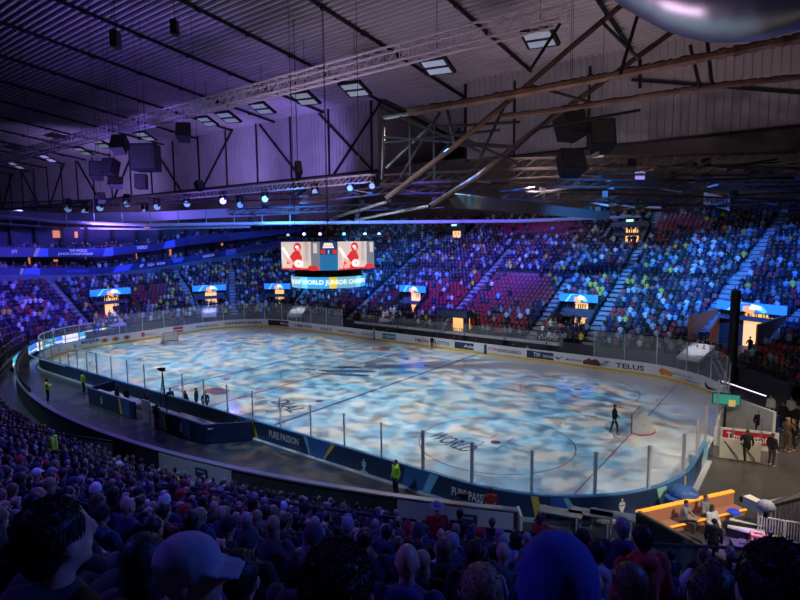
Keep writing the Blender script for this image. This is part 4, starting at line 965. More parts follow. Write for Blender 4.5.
nwatch(541,520,12.5,'n','cap',CLO[4],CLO[5],'man in red jacket and dark cap holding a cup near the gate',2.2)
q=ptz(505,499,1.0); person((q.x-.2,q.y-.9,0),.6,'n','short',HAIRM[0],CLO[5],CLO[1],SKIN[0],'person in red top leaning beside a camera below the near boards',None)
q=ptz(478,499,1.1); camera_rig((q.x-.2,q.y-.8,0),1.5,'small black camera beside the person in the red top, below the banner lettering')
# front rails of the cross aisle
def rail(label,pts,z1,m=BLK,posts=True,glass=True,nm='guard_rail'):
    r=thing(nm,label,'railing',pts[0]); b=MB(); b.tube([V(p) for p in pts],.035,m); b.build('handrail',r)
    for i,(a,c) in enumerate(zip(pts[:-1],pts[1:])):
        a=V(a);c=V(c); b=MB(); b.bar(a,a-V((0,0,z1)),.06,m); b.build('post',r)
        if glass:
            b=MB(); dz=V((0,0,.1)); ddz=V((0,0,z1-.05)); b.add([a-dz,c-dz,c-ddz,a-ddz],[(0,1,2,3)],GLASS); b.build('glass_panel',r)
    return r
GR=[]
for x,dn_ in ((21.5,9.05),(23.2,9.05),(24.9,9.05),(26.6,9.05),(28.3,9.05),(30,9.05),(31.4,8.3),(32.8,7.4),(34.2,6.4),(35.6,5.6)): GR.append((x,NC[1]-math.sqrt((NR+dn_)**2-(x-NC[0])**2),-.3+.5*dn_+1.15))
rail('black guard rail with glass panels along the cross aisle in front of the camera',GR,1.0)
a=pt(-10,424,24); c=pt(112,441,23.5); rail('black guard rail crossing the crowd at the left edge',[a,a.lerp(c,.33),a.lerp(c,.66),c],1.0)
# ---------------- right floor: gate, boards, TV set ----------------
gr=thing('zone_boards','cream gate boards with steel braces and red advert by the open floor','boards',(31.5,-1,0))
A=ptz(719,458,0); B=ptz(760,463,0); dv=(B-A).normalized(); nv=V((-dv.y,dv.x,0))
def vbox(mb,a,c,z0,z1,th,m):
    d=(c-a).normalized(); n=V((-d.y,d.x,0))*th/2; mb.hexa([V((q.x,q.y,zz)) for zz in (z0,z1) for q in (a-n,c-n,c+n,a+n)],m)
mb=MB(); vbox(mb,A,B,.05,1.15,.1,CREAM); mb.build('cream_board',gr)
A2=A+nv*2.0; B2=A2+dv*3.1
mb=MB(); vbox(mb,A2,B2,0,1.1,.1,WHITE); mb.build('advert_board',gr); mb=MB(); n_=nv*.06; 
mb.add([A2-n_+dv*.4+V((0,0,.3)),A2-n_+dv*2.9+V((0,0,.3)),A2-n_+dv*2.9+V((0,0,1.0)),A2-n_+dv*.4+V((0,0,1.0))],[(0,1,2,3)],RPN); flat_text(mb,'Tim Hortons',WHITE,A2-n_*1.3+dv*.6+V((0,0,.42)),dv*2.2,V((0,0,.48))); mb.build('advert_panel',gr)
for t in (0,.33,.66,1): mb=MB(); P=A.lerp(B,t)+nv*.1; mb.bar(P,P+V((0,0,2.4)),.07,ALU); mb.build('post',gr)
mb=MB()
for t in (.1,.5): P=A.lerp(B,t)-nv*.06; mb.tube([P+V((0,0,1.0)),P+dv*.6-nv*.3+V((0,0,.3)),P+dv*.6-nv*.5+V((0,0,.03))],.03,DKG)
mb.build('brace',gr)
P=A2+nv*3+dv*.9; mb=MB(); P=P-nv*.5; mb.box(P+V((0,0,2.1)),(1.5,.12,.7),BLK,rz=math.atan2(dv.y,dv.x)); mb.box(P+V((0,0,2.1))-nv*.07,(1.4,.02,.6),em('screen_green',(.03,.28,.2),.6),rz=math.atan2(dv.y,dv.x)); mb.box(P+V((0,0,1.9))-nv*.09+dv*.3,(.35,.02,.4),em('screen_gold',(.5,.4,.12),.7),rz=math.atan2(dv.y,dv.x)); mb.bar(P,P+V((0,0,1.7)),.08,BLK); tag(mb.build('monitor_screen'),'small screen showing green and gold beyond the cream gate boards','screen')
# tunnel steps with white handrails, light bar
a=ptz(720,392,2.0); c=ptz(775,412,2.0); mb=MB(); vbox(mb,V((a.x,a.y,0)),V((c.x,c.y,0)),0,2.0,.2,LGREY); tag(mb.build('tunnel_wall'),'pale wall panels behind the right corner boards','wall')
mb=MB(); mb.bar(pt(722,381,42),pt(766,396,37),.06,em('light_tube',(.9,.75,1.0),1.5)); tag(mb.build('light_tube'),'glowing white light tube along the right corner wall','light')
for (u0,v0,u1,v1) in ((712,360,722,379),(718,360,728,379)):
    mb=MB(); mb.tube([pt(u0,v0,46),pt(u1,v1,43),pt(u1+1,v1+6,43)],.05,ALU); tag(mb.build('stair_handrail'),'thin metal stair handrail by the far right steps','handrail','handrails at the right corner')
# white ledges behind far bench
mb=MB(); bb=MB(); s0=s_px(345,331,1.1); s1=s_px(528,362,1.1)
ribbon(mb,s0-2,s1,2.0,2.25,1.35,1.62,LGREY); ribbon(mb,s0-2,s1,.9,1.3,.5,.56,mat('bench_wood',(.35,.22,.12),.5)); ribbon(mb,s0-2,s1,2.0,2.1,0,1.35,DKG); tag(mb.build('team_bench'),'long players bench with pale back ledge behind the far boards','bench')
ribbon(bb,s0-2,s1,3.2,3.24,1.0,2.4,GLASS); tag(bb.build('bench_glass'),'glass screen behind the far players bench','glass')
r=thing('bench_canopy','navy canopy over an orange lit entrance behind the far players bench','canopy',(1.5,20,0))
for x in (-.2,3.2): mb=MB(); mb.box((x,18.6,1.6),(.5,.5,3.2),NAVY); mb.build('pillar',r)
mb=MB(); mb.hexa([(-.6,18,3.0),(3.6,18,3.0),(3.6,20,3.0),(-.6,20,3.0),(-.3,18.5,3.7),(3.3,18.5,3.7),(3.3,19.8,3.7),(-.3,19.8,3.7)],NAVY); mb.build('roof',r)
mb=MB(); mb.box((1.8,19.9,1.7),(2.2,.1,2.4),WARM); mb.build('doorway',r)
for i in range(16):
    s=s0+(s1-s0)*(i+rnd.random()*.5)/16
    if i in (5,6): continue
    q=ring(s,1.5)[0]; person((q[0],q[1],.0),math.pi+.1*i,'n' if i%3==0 else 's1',rnd.choice(('short','cap')),CLO[1],CLO[rnd.choice((1,0,2,6))],CLO[1],SKIN[0],'dark clad staff at the far players bench, %s place along it from left'%ordw(i+1),'bench staff',.95)
q=pty(432,341,13.9); person((q.x,q.y,.02),math.pi,'n','beanie',CLO[1],CLO[1],CLO[5],SKIN[0],'player in dark jersey and red socks at the far boards gate',None,.8)
# TV studio set
tv=thing('tv_studio_desk','orange lit studio bench wall on the dark floor below the near corner boards','studio set',(31,-10.5,0))
LEDOR=em('orange_strip',(1,.36,.03),1.0)
def seg(a,c,m,z0,z1,th,nm):
    mb=MB(); vbox(mb,V(a),V(c),z0,z1,th,m); return mb.build(nm,tv)
T0=ptz(637,512,.95); T1=ptz(733,491,.95); T0.z=T1.z=0; TM=T0.lerp(T1,.5)
seg(T0,T1,ORANGE,.15,.92,.12,'back_panel'); seg(T0,T1,LEDOR,.92,.99,.16,'light_strip'); dd=(T1-T0).normalized(); nn=V((dd.y,-dd.x,0))
seg(T0+nn*.35,T1+nn*.35,ORANGE,.15,.42,.5,'bench_seat'); seg(T0+nn*.65,T1+nn*.65,LEDOR,.40,.46,.06,'light_strip')
mb=MB(); X0=T0+nn*.1-dd*.1; X1=T0+nn*5.2+dd*.3; X2=T1+nn*5.2; X3=T1+nn*.1
mb.hexa([V((q.x,q.y,0)) for q in (X0,X1,X2,X3)]+[V((q.x,q.y,.15)) for q in (X0,X1,X2,X3)],DKG); mb.build('platform',tv)
seg(X0,X1,BLK,0,1.0,.1,'side_panel'); seg(X0+dd*.1,X1+dd*.1,mat('rail_wood',(.5,.3,.15),.5),1.0,1.05,.12,'side_rail')
mb=MB(); ct=T0+dd*3.6+nn*1.9; mb.hexa([ct+V(q) for q in ((-.6,-.4,.55),(.6,-.4,.55),(.6,.4,.55),(-.6,.4,.55),(-.6,-.4,.62),(.6,-.4,.62),(.6,.4,.62),(-.6,.4,.62))],WHITE); mb.bar(ct+V((0,0,.15)),ct+V((0,0,.56)),.15,WHITE); tag(mb.build('studio_table'),'low white studio table before the orange bench','table')
spot('desk_purple',(ct.x+.5,ct.y-1.5,3.0),(ct.x+.3,ct.y-1.5,.1),(.45,.2,1.0),900,60,.6,.1)
mb=MB(); f0=T0+dd*4+nn*2.6; mb.hexa([f0+V(q) for q in ((-1,-1.2,.152),(1.0,-1.2,.152),(1.0,.8,.152),(-1,.8,.152),(-1,-1.2,.17),(1,-1.2,.17),(1,.8,.17),(-1,.8,.17))],LGREY); tag(mb.build('studio_floor_tile'),'pale glossy studio floor tile beside the table','floor tile')
for i,(t,c,lab,hs) in enumerate(((1.9,6,'presenter in pale grey jacket seated left on the orange bench','short'),(3.1,6,'presenter in grey suit seated at the middle of the orange bench','short'),(2.6,7,'presenter in white top seated between the other two, nearer the table','long'))):
    P=T0+dd*t+nn*(.45 if i<2 else 1.2); person((P.x,P.y,.0),math.atan2(nn.y,nn.x)-math.pi/2+(.5-i*.3),'s1' if i else 's2',hs,HAIRM[2 if i else 0],CLO[c],CLO[2],SKIN[0],lab)
mb=MB(); P=T0+dd*2.6-nn*.5; mb.ell(P+V((.2,.3,1.0)),(.6,.5,.35),BBLU,12,8); mb.bar(P,P+V((0,0,.9)),.8,BBLU,8,1.0); tag(mb.build('covered_equipment'),'equipment under a bulky blue cloth behind the orange bench','cover')
mb=MB(); mb.ell(T0+dd*4.3+nn*.8+V((0,0,.55)),(.25,.25,.12),em('blue_cushion',(.02,.08,.7),.3),12,8); tag(mb.build('blue_cushion'),'round blue cushion at the right end of the orange bench','cushion')  # faint blue glow put into the cushion material
P=ptz(745,540,0); r=thing('studio_monitor','black floor monitor box facing the orange bench','monitor',P); mb=MB(); mb.hexa([P+V(q) for q in ((-.7,-.5,.0),(.7,-.1,0),(.6,.5,0),(-.7,.2,0),(-.7,-.4,.75),(.7,0,.75),(.6,.35,.6),(-.7,.1,.6))],BLK); mb.build('casing',r); mb=MB(); mb.add([P+V(q) for q in ((-.72,.12,.1),(-.72,-.42,.1),(-.72,-.36,.66),(-.72,.06,.55))],[(0,1,2,3)],LGREY); mb.build('side_panel',r)
# camera crane
r=thing('camera_crane','black camera crane arm with pale camera head reaching in from the right','camera crane',(35,-9,0)); mb=MB(); a=ptz(835,488,3.2); c=ptz(766,506,2.6); mb.bar(a,c,.30,BLK,6,.22); mb.build('arm',r)
mb=MB(); mb.ell(c,(.28,.2,.22),LGREY,10,7); mb.bar(c,c+V((0,0,-.4)),.14,BLK); mb.build('pan_head',r)
mb=MB(); e=ptz(746,500,2.5); mb.bar(c+V((0,0,-.1)),e,.30,CREAM,4,.36); mb.build('camera_body',r); mb=MB(); mb.bar(e,e+(e-c)*.25,.22,BLK,8); mb.build('lens',r)
mb=MB(); mb.bar(a,V((a.x,a.y,0)),.25,BLK,6); mb.build('column',r)
# white crowd barriers
a=ptz(757,546,0); c=ptz(812,556,0)
for i in range(2):
    r=thing('crowd_barrier','white tubular crowd barrier beside the camera crane, %s one'%('left' if i==0 else 'right'),'barrier',a.lerp(c,i*.5),'white barriers'); p0=a.lerp(c,i*.5); p1=a.lerp(c,i*.5+.47)
    mb=MB(); mb.tube([p0+V((0,0,.0)),p0+V((0,0,1.2)),p1+V((0,0,1.2)),p1],.03,LGREY); mb.tube([p0+V((0,0,.2)),p1+V((0,0,.2))],.025,LGREY); mb.build('frame',r)
    for j in range(1,9): mb=MB(); q=p0.lerp(p1,j/9); mb.bar(q+V((0,0,.2)),q+V((0,0,1.2)),.03,LGREY); mb.build('bar',r)
a=ptz(757,532,0);c=ptz(800,520,0)
r=thing('crowd_barrier','white tubular crowd barrier running back towards the tunnel','barrier',a,'white barriers'); mb=MB(); mb.tube([a,a+V((0,0,1.2)),c+V((0,0,1.2)),c],.03,LGREY); mb.build('frame',r)
for j in range(1,10): mb=MB(); q=a.lerp(c,j/10); mb.bar(q+V((0,0,.1)),q+V((0,0,1.2)),.03,LGREY); mb.build('bar',r)
# operators and kit
on_floor(712,566,'n','cap',CLO[1],CLO[1],CLO[1],'camera operator in black with headphones in front of the studio set',0)
on_floor(768,566,'s1','short',HAIRM[1],CLO[1],CLO[1],'crouched technician in black by the equipment cases',.5)
for i,(u,v,sx,sz,m,lb) in enumerate(((745,560,.9,.6,DKG,'dark flight case left of the technician'),(735,553,.5,.4,GREY,'small grey case beside the dark flight case'),(782,552,.6,.5,LGREY,'pale equipment box by the white barrier'),(757,552,.5,.7,ORANGE,'small orange box behind the cases'),(690,568,.6,1.0,DKG,'black kit box at the platform edge'))):
    P=ptz(u,v,0); mb=MB(); mb.box(P+V((0,0,sz/2+.02)),(sx,sx*.7,sz),m,rz=.4+i); mb.box(P+V((0,0,sz+.03)),(sx*.5,.05,.04),BLK,rz=.4+i); tag(mb.build('equipment_case'),lb,'case')
# stair structure right of crested panel (tables with chairs)
P0=ptz(560,536,0)
for i,(u,v) in enumerate(((560,530),(590,531),(612,533))):
    P=ptz(u,v,0); r=thing('media_table','long dark media table with pale legs below the near corner boards, %s'%('left one','middle one','right one')[i],'table',P,'media tables'); mb=MB(); mb.box(P+V((0,0,.78)),(1.7,.6,.05),GREY,rz=.25); mb.build('tabletop',r)
    for sx in (-1,1):
        for sy in (-1,1): mb=MB(); mb.bar(P+V((sx*.75,sy*.22,0)),P+V((sx*.75,sy*.22,.76)),.05,LGREY); mb.build('leg',r)
mb=MB(); P=ptz(519,548,0); mb.box(P+V((0,0,.75)),(.10,.8,1.5),CREAM,rz=.6); tag(mb.build('gate_panel'),'cream edged gate standing open at the end of the pale wall','gate')
on_r=[(800+0,400)]
# right-hand crowd behind the corner: players in black and white leaning
for i,(u,v) in enumerate(((782,408),(790,402),(797,412),(770,400),(792,428),(803,424))):
    P=ptz(u,v+22,.0); person((P.x,P.y,0),2.6,'n','short',HAIRM[i%3],CLO[7 if i%2 else 1],CLO[1],SKIN[0],'spectator in %s top at the far right corner rail, %s'%('white' if i%2 else 'black',('lowest','upper','outermost','innermost','centre','rear')[i]),'spectators by the right corner')
# flag
mb=MB(); a=pt(773,326,66); c=pt(803,331,64); dz=V((0,0,-1.6)); n=8
for i in range(n): 
    p0=a.lerp(c,i/n)+V((0,.08*(i%2),0)); p1=a.lerp(c,(i+1)/n)+V((0,.08*((i+1)%2),0)); mb.add([p0,p1,p1+dz,p0+dz],[(0,1,2,3)],mat('flag_blue',(.02,.16,.50),.7))
off=V((0,-.14,0)); 
for s_,e_ in ((0.18,.28),): mb.add([a.lerp(c,s_)+off,a.lerp(c,e_)+off,a.lerp(c,e_)+dz+off,a.lerp(c,s_)+dz+off],[(0,1,2,3)],BYEL)
mb.add([a+dz*.4+off,c+dz*.4+off,c+dz*.6+off,a+dz*.6+off],[(0,1,2,3)],BYEL); flat_text(mb,'SVERIGE',NAVY,a.lerp(c,.35)+dz*.58+off*1.2,(c-a)*.5,-dz*.15); tag(mb.build('flag'),'blue flag with yellow cross hung over the rail at far right','flag')

# ---------------- video cube ----------------
cube=thing('video_cube','hanging scoreboard cube showing a red goaltender','scoreboard',(0,0,8))
h,H=2.3,3.3; zb,zt=9.4,11.72
oc=[(-h,-H),(h,-H),(H,-h),(H,h),(h,H),(-h,H),(-H,h),(-H,-h)]
mb=MB(); mb.add([(x*.985,y*.985,zb) for x,y in oc]+[(x*.985,y*.985,zt) for x,y in oc],[tuple(range(8))[::-1],tuple(range(8,16))]+[(i,(i+1)%8,8+(i+1)%8,8+i) for i in range(8)],BLK); mb.build('housing',cube)
C_BG=em('screen_beige',(.62,.50,.44),1); C_RED=em('screen_red',(.62,.03,.03),1); C_W=em('screen_white',(.9,.88,.85),1); C_DK=em('screen_grey',(.16,.17,.22),1); C_SK=em('screen_pink',(.75,.42,.34),1); C_BL=em('screen_blue',(.02,.14,.32),1)
def face(i,polys,name):
    a=V((*oc[i],zb)); c=V((*oc[(i+1)%8],zb)); ux=c-a; out=V((ux.y,-ux.x,0)).normalized(); mb=MB()
    for k,(pts,m) in enumerate(polys): mb.add([a+ux*p+V((0,0,(zt-zb)*q))+out*(.02+.006*k) for p,q in pts],[list(range(len(pts)))],m)
    return mb,a,ux,out
def el(cx,cy,rx,ry,n=14): return [(cx+rx*math.cos(2*math.pi*i/n),cy+ry*math.sin(2*math.pi*i/n)) for i in range(n)]
goalie=[([(0,0),(1,0),(1,1),(0,1)],C_BG),([(.78,0),(1,0),(1,1),(.78,1)],C_DK),([(.62,.3),(.72,.3),(.72,1),(.62,1)],mat('screen_b2',(.5,.4,.36),.5,emit=(.48,.38,.34),es=1)),([(.12,.0),(.5,.0),(.55,.45),(.48,.68),(.34,.66),(.16,.35)],C_RED),(el(.44,.80,.10,.17),C_RED),
 (el(.46,.74,.05,.06),C_SK),(el(.43,.82,.05,.05),C_W),([(.02,.78),(.07,.80),(.30,.30),(.24,.24)],C_W),([(.16,.44),(.36,.24),(.30,.16),(.12,.34)],C_SK),(el(.46,.22,.11,.14),C_W),(el(.47,.22,.02,.04),C_DK),(el(.22,.12,.08,.10),C_SK),(el(.84,.08,.13,.10),C_RED),([(0,0),(1,0),(1,.07),(0,.05)],C_RED),([(.86,.6),(.95,.6),(.95,.95),(.86,.95)],C_BG)]
for i in (0,2,4,6): mb,_,_,_=face(i,goalie,'screen'); mb.build('screen',cube)
for i in (1,3,5,7):
    mb,a,ux,out=face(i,[([(0,0),(1,0),(1,1),(0,1)],C_BL),([(0,.55),(1,.55),(1,1),(0,1)],em('screen_navy',(.02,.04,.12),1)),([(.15,.78),(.8,.78),(.7,.95),(.25,.95)],C_W),([(.05,.58),(.3,.58),(.3,.72),(.05,.72)],C_RED),([(.7,.58),(.95,.58),(.95,.72),(.7,.72)],C_RED)],'screen')
    Z=zt-zb; flat_text(mb,'CAN SWE',C_RED,a+ux*.22+V((0,0,Z*.82))+out*.06,ux*.5,V((0,0,Z*.08))); flat_text(mb,'1',LEDC,a+ux*.45+V((0,0,Z*.58))+out*.06,ux*.08,V((0,0,Z*.13))); mb.build('score_screen',cube)
rr=3.2; z0,z1=7.85,8.8
RB=[LEDC,em('led_mid_blue',(.04,.35,.7),1),em('led_mid_blue',(.04,.35,.7),1),em('led_gold',(.65,.48,.05),1),em('led_steel',(.15,.38,.5),1)]
mb=MB(); n=64
for i in range(n):
    a0,a1=2*math.pi*i/n,2*math.pi*(i+1)/n; k=(i%16); m=RB[0] if k<2 else (RB[1] if k<8 else (RB[3] if k<10 else RB[4]))
    mb.add([(rr*math.cos(a0),rr*math.sin(a0),z0),(rr*math.cos(a1),rr*math.sin(a1),z0),(rr*math.cos(a1)*1.02,rr*math.sin(a1)*1.02,z1),(rr*math.cos(a0)*1.02,rr*math.sin(a0)*1.02,z1)],[(0,1,2,3)],m)
mb.build('ribbon_screen',cube)
mb=MB(); a0=-math.radians(46)-1.25; text_on(mb,'24 IIHF WORLD JUNIOR CHAMPIO',LEDW,lambda a,b:((rr+.1)*math.cos(a0+2.5*a),(rr+.1)*math.sin(a0+2.5*a),z0+.22+.5*b)); mb.build('ribbon_lettering',cube)
mb=MB(); mb.add([(rr*.98*math.cos(2*math.pi*i/16),rr*.98*math.sin(2*math.pi*i/16),z) for z in (z0,z1) for i in range(16)],[tuple(range(16))[::-1],tuple(range(16,32))]+[(i,(i+1)%16,16+(i+1)%16,16+i) for i in range(16)],BLK); mb.add([(h*.9*x,h*.9*y,z) for z in (z1,zb) for x,y in ((-1,-1),(1,-1),(1,1),(-1,1))],[(0,1,5,4),(1,2,6,5),(2,3,7,6),(3,0,4,7)],BLK); mb.build('lower_housing',cube)
mb=MB()
for x in (-2,2):
    for y in (-2,2): mb.bar((x,y,zt),(x,y,36),.035,BLK)
mb.build('suspension_cable',cube)

# ---------------- roof ----------------
YW=50; ZW=38.4
zr=lambda y: ZW+.12*(YW-y)
mb=MB(); X0_,X1_=-240,75; y=-50.0; P=.98
mb.add([(X0_,-52,zr(-52)+.5),(X1_,-52,zr(-52)+.5),(X1_,YW+30,zr(YW+30)+.5),(X0_,YW+30,zr(YW+30)+.5)],[(3,2,1,0)],DECK)
while y<YW+30:
    mb.hexa([(X0_,y,zr(y)),(X1_,y,zr(y)),(X1_,y+.32,zr(y+.32)),(X0_,y+.32,zr(y+.32)),(X0_,y,zr(y)+.35),(X1_,y,zr(y)+.35),(X1_,y+.32,zr(y)+.35),(X0_,y+.32,zr(y)+.35)],RIB); y+=P
struct(mb.build('ceiling'))
for k in range(18):
    x=27-15.2*k; mb=MB(); mb.bar((x,-50,zr(-50)-.3),(x,YW+28,zr(YW+28)-.3),.38,BLK); 
    for j in range(12): yy=-45+8*j; mb.box((x+.2,yy,zr(yy)-.55),(.5,.7,.35),BLK)
    struct(mb.build('roof_beam'),None,None)
# upper cladding wall with bay gap
def clad(x0,x1,name,y=YW,zb0=25.3,zt0=38.6,pitch=3.0):
    mb=MB(); n=int((x1-x0)/.5)
    for i in range(n):
        xa=x0+(x1-x0)*i/n; xb=x0+(x1-x0)*(i+1)/n; o=.12 if i%2 else 0
        mb.add([(xa,y-o,zb0),(xb,y-o,zb0),(xb,y-o,zt0),(xa,y-o,zt0)],[(0,1,2,3)],CURT); mb.add([(xb,y-o,zb0),(xb,y-(.12-o),zb0),(xb,y-(.12-o),zt0),(xb,y-o,zt0)],[(0,1,2,3)],CURT)
    struct(mb.build(name)); 
clad(-240,-34.6,'wall_back'); clad(-15.5,70,'wall_right')
mb=MB(); x=-36
while x>-236:
    mb.box((x,YW-.3,32),(.28,.3,13.4),DSTEEL); 
    x-=11.5
mb.box((-137,YW-.35,25.2),(205,.4,.35),DSTEEL); mb.box((28,YW-.35,25.2),(86,.4,.35),DSTEEL); struct(mb.build('trim_3'))
mb=MB(); 
for i,x in enumerate(range(-230,-40,23)): mb.bar((x,YW-.5,38.2 if i%2 else 25.4),(x+13,YW-.5,25.4 if i%2 else 38.2),.35,DSTEEL)
for x in (-36,-15): mb.bar((x+(0 if x>-20 else -14),YW-.5,38 ),(x,YW-.5,25.5),.35,DSTEEL)
mb.bar((12,YW-.5,34),(36,YW-.5,28),.35,DSTEEL); mb.box((6,YW-.3,31),(.3,.3,12),DSTEEL); mb.box((-6,YW-.3,31),(.3,.3,12),DSTEEL); struct(mb.build('trim_4'))
# back wall behind top seats and recess
mb=MB(); mb.add([(-250,YW+1.5,0),(75,YW+1.5,0),(75,YW+1.5,26),(-250,YW+1.5,26)],[(0,1,2,3)],mat('back_brown',(.13,.10,.09),.8,var=.3,bscale=.3)); mb.add([(-34.6,YW+24,20),(-15.5,YW+24,20),(-15.5,YW+24,40),(-34.6,YW+24,40)],[(0,1,2,3)],DECK)
mb.add([(-34.6,YW,25),(-34.6,YW+24,25),(-34.6,YW+24,38.5),(-34.6,YW,38.5)],[(0,1,2,3)],CURT); struct(mb.build('wall_rear'))
mb=MB(); mb.add([(75,-52,0),(75,80,0),(75,80,45),(75,-52,45)],[(0,1,2,3)],BLUEW); struct(mb.build('wall_side'))
# lattice truss
def truss(name,label,a,c,size,bay,m,group=None,tk=.09,cat='truss'):
    a=V(a);c=V(c); d=(c-a); L=d.length; d.normalize(); n=d.cross(V((0,0,1))).normalized()*size/2; up=V((0,0,size/2))
    r=thing(name,label,cat,a,group); mb=MB()
    for s1_ in (-1,1):
        for s2 in (-1,1): mb.bar(a+n*s1_+up*s2,c+n*s1_+up*s2,tk,m)
    mb.build('chord',r); mb=MB(); k=int(L/bay)
    for i in range(k):
        p=a+d*(L*i/k); q=a+d*(L*(i+1)/k)
        for s1_ in (-1,1): mb.bar(p+n*s1_-up,q+n*s1_+up,tk*.6,m,3); mb.bar(q+n*s1_+up,q+n*s1_-up,tk*.6,m,3)
        for s2 in (-1,1): mb.bar(p+n+up*s2,q-n+up*s2,tk*.6,m,3)
    mb.build('bracing',r); return r
TRM=mat('truss_alu',(.75,.65,.70),.5,.1)
truss('lighting_truss','long aluminium lattice truss running under the roof from the centre to top right',(-56,10.9,30),(17,10.3,30),1.5,1.6,TRM,'roof trusses',tk=.17)
truss('lighting_truss','shorter aluminium lattice truss continuing to the left edge under the roof',(-112,11.5,30),(-59,11.0,30),1.5,1.6,TRM,'roof trusses',tk=.17)
truss('lighting_truss','silver lattice truss with moving lights above the left balconies',(-134,18,19.3),(-9.6,18,19.35),.9,1.0,TRM,'lower trusses',tk=.07)
# moving lights under lower truss
GL=[(127,204,.4),(157,207,.5),(187,204,.6),(223,201,9),(265,199,2.5),(100,208,.5),(85,212,.3),(315,192,.5),(68,209,.3),(145,212,.3),(240,205,.3),(350,188,.2),(372,186,.5)]
for i,(u,v,s_) in enumerate(GL):
    P=pty(u,v,18); sz=P.y and (P-CP).length/F; k=sz*5
    r=thing('moving_light','black moving-head stage light under the silver truss, %s from the left'%ordw(sorted(g[0] for g in GL).index(u)+1),'stage light',P,'moving lights')
    mb=MB(); mb.box(P+V((0,0,k*1.5)),(k*1.2,k*.7,k*.5),BLK); mb.box(P+V((-k*.7,0,k*.7)),(k*.15,k*.5,k*1.4),BLK); mb.box(P+V((k*.7,0,k*.7)),(k*.15,k*.5,k*1.4),BLK); mb.build('yoke',r)
    dr=(CP-P).normalized(); mb=MB(); mb.bar(P-dr*k*.8,P+dr*k*.6,k*1.0,BLK,10,k*1.3); mb.build('lamp_housing',r)
    mb=MB(); col=(.22,.16,1.0) if i==3 else ((.2,.9,1.0) if i==4 else (.3,.5,1.0)); mb.bar(P+dr*k*.6,P+dr*k*.63,k*1.1,em('lens_%d'%i,col,s_*1.2),12); mb.build('lens',r)
for i,(u,v,s_,col,dep_) in enumerate(((320,234,7,(.35,.25,1),50),(344,234,5,(.08,.55,1),50),(304,234,4,(.5,.6,1),50),(365,234,4,(.3,.6,1),50),(288,235,1.2,(.4,.6,1),50),(379,234,2,(.6,.7,1),50))):
    P=pt(u,v,dep_); mb=MB(); dr=(CP-P).normalized(); r=thing('spotlight','spotlight above the video cube, %s from the left'%ordw([288,304,320,344,365,379].index(u)+1),'stage light',P,'spotlights above the cube')
    k=.55 if s_>10 else .28
    mb.bar(P-dr*.4,P,k,BLK,10,k*1.1); mb.bar(P,P+V((0,0,.5)),.06,BLK); mb.build('lamp_housing',r); mb=MB(); mb.bar(P+dr*.01,P+dr*.03,k*.95,em('spot_%d'%i,col,s_),12); mb.build('lens',r)
mb=MB(); mb.tube([pt(278,237,50),pt(384,235,50)],.07,BLK); tag(mb.build('light_bar'),'thin bar carrying spotlights above the video cube','bar')
P=pty(223,201,17.5); spot('beam_violet',P,(-20,-5,2),(.3,.25,1),3000,60)
# roof floodlights
FL=[(540,38,34,30),(437,66,34,32),(355,89,32,33),(305,98,30,33),(262,108,26,34),(228,117,26,34),(207,121,22,34),(145,136,22,34),(100,143,24,34),(83,151,20,34),(48,158,18,34),(16,165,18,34)]
for i,(u,v,wp,z) in enumerate(FL):
    P=ptz(u,v,z); dep=(P-CP).length; s_=wp/F*dep; r=thing('roof_floodlight','rectangular twin-panel floodlight hung from the roof, %s from the right'%ordw(i+1),'floodlight',P,'roof floodlights')
    mb=MB(); R_=Matrix.Rotation(-.45,3,'X')@Matrix.Rotation(.1,3,'Y'); mb.box(P,(s_*.9,s_*.62,.35),BLK,R=R_); mb.bar(P,P+V((0,0,zr(P.y)-P.z)),.06,BLK); mb.build('housing',r)
    for sg in (-1,1): mb=MB(); mb.box(P+R_@V((0,sg*s_*.15,-.2)),(s_*.72,s_*.2,.06),LAMPW,R=R_); mb.build('light_panel',r)
# speakers
def spk(u,v,wp,hp,dep,rz,rx,label,taper=.8):
    P=pt(u,v,dep); w_=wp/F*dep; h_=hp/F*dep; R_=Matrix.Rotation(YAW*-1+rz,3,'Z')@Matrix.Rotation(rx,3,'X'); r=thing('loudspeaker',label,'loudspeaker',P,'hanging loudspeakers'); mb=MB()
    pts=[(-w_/2,-h_*.4,-h_/2),(w_/2,-h_*.4,-h_/2),(w_/2*taper,h_*.35,-h_/2),(-w_/2*taper,h_*.35,-h_/2),(-w_/2,-h_*.4,h_/2),(w_/2,-h_*.4,h_/2),(w_/2*taper,h_*.35,h_/2),(-w_/2*taper,h_*.35,h_/2)]
    mb.hexa([R_@V(q)+P for q in pts],BLK); mb.build('cabinet',r); mb=MB(); mb.add([R_@V((a*w_*.44,-h_*.41,c*h_*.44))+P for a,c in ((-1,-1),(1,-1),(1,1),(-1,1))],[(0,1,2,3)],DKG); mb.build('grille',r)
    mb=MB(); mb.bar(P,P+V((0,0,zr(P.y)-P.z)),.04,BLK); mb.build('hanging_cable',r)
spk(569,125,28,28,55,.5,-.35,'black angular loudspeaker, left of the hanging pair at upper right'); spk(601,137,24,28,55,-.15,-.35,'black loudspeaker, right of the hanging pair at upper right'); spk(570,164,24,24,56,.2,-.5,'black loudspeaker below the hanging pair at upper right')
spk(97,171,13,16,80,.4,-.3,'black loudspeaker, leftmost of the small cluster on the left wall'); spk(111,168,14,16,80,-.3,-.3,'black loudspeaker, upper right of the small cluster on the left wall'); spk(116,183,14,10,80,.3,-.6,'black loudspeaker hanging lowest in the left cluster')
